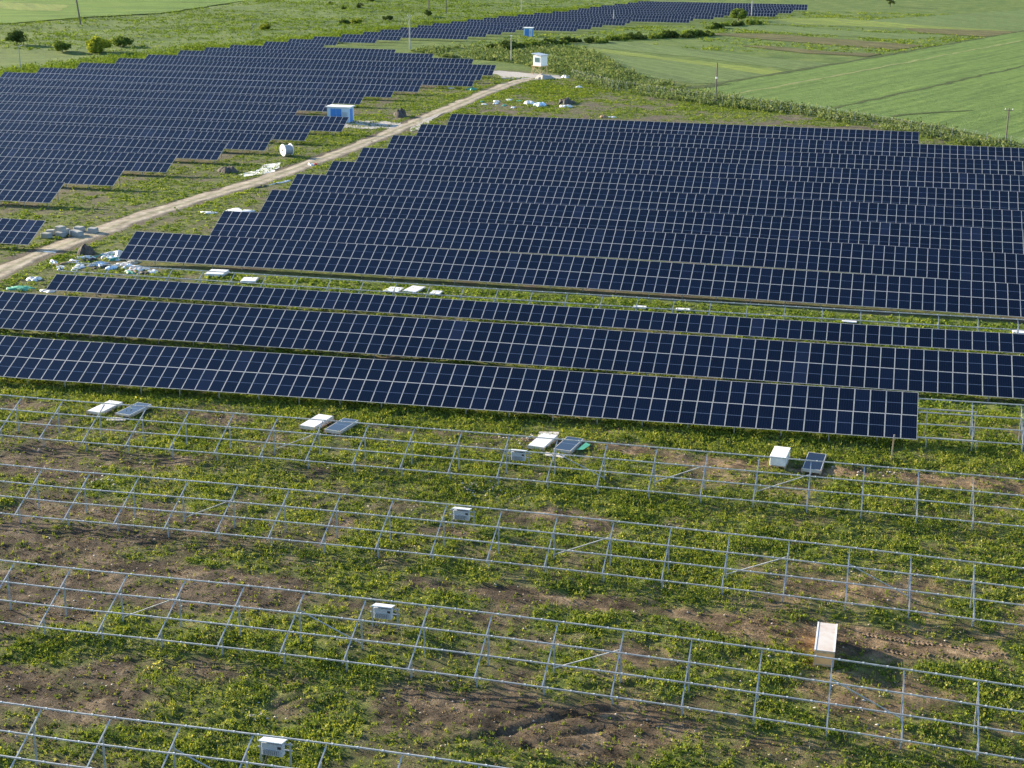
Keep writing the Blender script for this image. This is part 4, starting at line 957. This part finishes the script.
crumple(-89.1, 275.0, 3.6, 3.8, 1.9, M_DSTONE, 'dark rounded mound between the kiosk and the road', 'soil_mound', 'mound', seed=542)
crumple(-84.6, 216.0, 1.2, 1.2, 0.7, M_FILM, 'white bag with a red end beside the road', 'white_bag', 'bag', seed=543)
crumple(-84.0, 216.3, 0.7, 0.9, 0.6, M_RED, 'red scrap against the white bag beside the road', 'red_scrap', 'scrap', seed=544)
crumple(-77.7, 350.5, 5.6, 5.0, 1.5, M_GRAVEL, 'pale grey gravel heap at the foot of the guard cabin', 'gravel_heap', 'gravel heap', seed=545)
crumple(-73.0, 354.5, 2.2, 1.8, 1.2, M_FILM, 'white bags beside the gravel heap', 'white_bags', 'bags', seed=546)
crumple(-67.1, 299.5, 3.2, 4.2, 1.3, M_BLUEF, 'pale blue tarpaulin heap behind the middle block', 'tarpaulin', 'tarpaulin', seed=547)
crumple(-70.0, 302, 2.4, 5.0, 1.0, M_FILM, 'white film heap left of the blue tarpaulin', seed=548)
crumple(-62.8, 305.0, 4.0, 6, 1.4, M_DSTONE, 'dark heap of scrap to the right of the blue tarpaulin', 'scrap_heap', 'scrap heap', seed=549)
crumple(-61.4, 298.6, 3.2, 3.0, 0.9, M_FILM, 'white film lying in front of the dark scrap heap', seed=550)
crumple(-51.2, 284.8, 1.6, 2.4, 0.8, M_BROWNF, 'small brown box-like scrap behind the middle block', 'brown_scrap', 'scrap', seed=551)
crumple(-49.6, 285.4, 2.2, 1.6, 0.35, M_FILM, 'white strip beside the small brown scrap', seed=552)
for i, (x, y) in enumerate(((-74, 297), (-76.5, 300), (-78.4, 298), (-72.6, 305), (-75.3, 307), (-77.2, 303.5), (-80.0, 302), (-71.5, 294.5))):
    crumple(x, y, random.uniform(0.9, 2.4), random.uniform(1.4, 3.2), 0.4, M_FILM if i % 3 else M_GREENF, 'torn film piece scattered on the grass behind the middle block by the road', group='torn film by the road', seed=560 + i)
crumple(-88.0, 323.0, 2.8, 2.6, 0.9, M_GREENF, 'green net heap at the right end of the left block', 'green_netting', 'netting', seed=570)
crumple(-93.0, 324.0, 2.2, 1.6, 0.5, M_FILM, 'white sheet under the edge of the left block', seed=571)
crumple(-66.0, 334.5, 2.0, 2.0, 0.8, M_FILM, 'pale bag near the field edge beyond the blue tarpaulin', 'white_bag', 'bag', seed=572)
# white packs under the half-filled row
for i, (x, y, wx, wy, h, rz) in enumerate(((-67.9, 144.6, 2.0, 2.2, 0.55, 0.1), (-63.4, 142.9, 1.6, 1.8, 0.35, 0.2), (-47.2, 142.6, 1.6, 1.9, 0.25, -0.1), (-45.2, 143.2, 1.5, 2.4, 0.3, -0.15), (-42.6, 142.4, 1.1, 1.4, 0.25, 0),
                                           (-21.4, 142.1, 1.3, 0.9, 0.2, 0), (-17.1, 142.3, 1.4, 0.9, 0.2, 0.1), (-1.0, 142.2, 1.4, 0.8, 0.2, 0), (14.6, 142.1, 1.2, 0.9, 0.2, 0))):
    lab = ['largest white pack on the ground behind the litter end of the half-filled row', 'pale flat pack just right of the largest white pack', 'left of three white packs lying together behind the half-filled row',
           'middle and brightest of three white packs behind the half-filled row', 'small right one of three white packs behind the half-filled row', 'small white pack behind the half-filled row, left of its near twin',
           'small white pack behind the half-filled row, right of its near twin', 'lone small white pack behind the half-filled row on the right', 'white pack at the right edge behind the half-filled row'][i]
    o = thing('white_pack', lab, 'pack', (x, y, gz_at(x, y)), rz)
    m = MB(); m.box(-wx / 2, wx / 2, -wy / 2, wy / 2, 0.08, 0.08 + h * 0.55); m.build('wrapping', M_FILM, o, bevel=0.03)
    m = MB()
    for sx in (-wx / 2 + 0.03, wx / 2 - 0.13): m.box(sx, sx + 0.1, -wy / 2 + 0.05, wy / 2 - 0.05, -0.05, 0.078)
    m.build('skid', M_WOOD, o)
# concrete blocks by the first left row
for i, (x, y, z) in enumerate(((-96.6, 158.6, 0), (-95.3, 159.8, 0), (-94.1, 161.0, 0), (-92.6, 162.6, 0), (-97.2, 160.6, 0), (-95.9, 161.6, 0), (-95.7, 160.4, 0.55), (-94.6, 162.9, 0), (-93.4, 160.4, 0))):
    m = MB(); m.box(-0.55, 0.55, -0.5, 0.5, -0.05, 0.62)
    o = m.build('concrete_block', M_CONCBLK, None, (x, y, gz_at(x, y) + z), 0.09); o.rotation_euler = (random.uniform(-0.06, 0.06), random.uniform(-0.06, 0.06), random.uniform(-0.4, 0.4))
    tag(o, 'grey concrete block in the pile at the right end of the short left row', 'concrete block', 'concrete blocks by the short row')
# stones
def stone_cloud(name, X, Y, S_, mat, label, seed):
    g_ = np.random.default_rng(seed); n = len(X)
    oc = np.array([(1, 0, 0), (-1, 0, 0), (0, 1, 0), (0, -1, 0), (0, 0, 1), (0, 0, -0.6)]); fc = np.array([(0, 2, 4), (2, 1, 4), (1, 3, 4), (3, 0, 4), (2, 0, 5), (1, 2, 5), (3, 1, 5), (0, 3, 5)])
    V = base3(X, Y)[:, None, :] + oc[None] * (S_[:, None, None] * g_.uniform(0.6, 1.3, (n, 6, 1))) * np.array([1, 1, 0.7])
    F = fc[None] + (np.arange(n) * 6)[:, None, None]
    tag(link(name, np_mesh(name, V.reshape(-1, 3), F.reshape(-1, 3), mat)), label, 'stones', None, 'stuff')
X, Y, U = scatter(-72, 14, 44, 103, 0.5, 801); v = veg(X, Y); kp = (X > -0.66 * Y - 3) & (X < 0.11 * Y + 4) & (v < 0.55); X, Y = X[kp], Y[kp]
stone_cloud('gravel', X, Y, np.random.default_rng(1).uniform(0.03, 0.10, len(X)), M_STONE, 'small stones and clods strewn over the bare soil', 2)
gg = np.random.default_rng(12)
cl = [(-24.4, 91.0, 0.9, 60), (-21.4, 90.0, 0.25, 8), (-23.8, 101.2, 0.9, 50), (-3.0, 71.0, 1.6, 12), (0.5, 66.5, 3.0, 16), (2.5, 100.6, 1.6, 40), (-50.3, 86.2, 1.0, 20), (-27.2, 59.6, 0.6, 20)]
X = np.concatenate([gg.normal(c[0], c[2], c[3]) for c in cl]); Y = np.concatenate([gg.normal(c[1], c[2] * 0.6, c[3]) for c in cl])
stone_cloud('rubble', X, Y, gg.uniform(0.04, 0.13, len(X)), simple('pale_rubble', (0.5, 0.45, 0.4), 0.9, 0, 0.3, 1.0), 'pale rubble scattered in small patches between the racks', 3)
# tread left by tyres on the damp soil beside the crate
m = MB()
for y0_, x0_, x1_ in ((75.75, 1.2, 9.0), (74.25, 2.0, 9.5)):
    for xx in np.arange(x0_, x1_, 0.24):
        yy = y0_ - (xx - x0_) * 0.05 + 0.08 * math.sin(xx * 1.3)
        for sg in (-1, 1):
            if random.random() < 0.15: continue
            j = random.uniform(-0.03, 0.03); zz = gz_at(xx, yy + sg * 0.14)
            m.bar((xx + j, yy + sg * 0.03, zz - 0.01), (xx + 0.12 + j, yy + sg * 0.26, zz - 0.01), 0.07, 0.09)
tag(m.build('tyre_tread', simple('pressed_soil', (0.16, 0.115, 0.075), 0.95, 0, 0.3, 3.0)), 'rows of tyre tread pressed into the sandy soil right of the crate', 'tyre tracks', None, 'stuff')
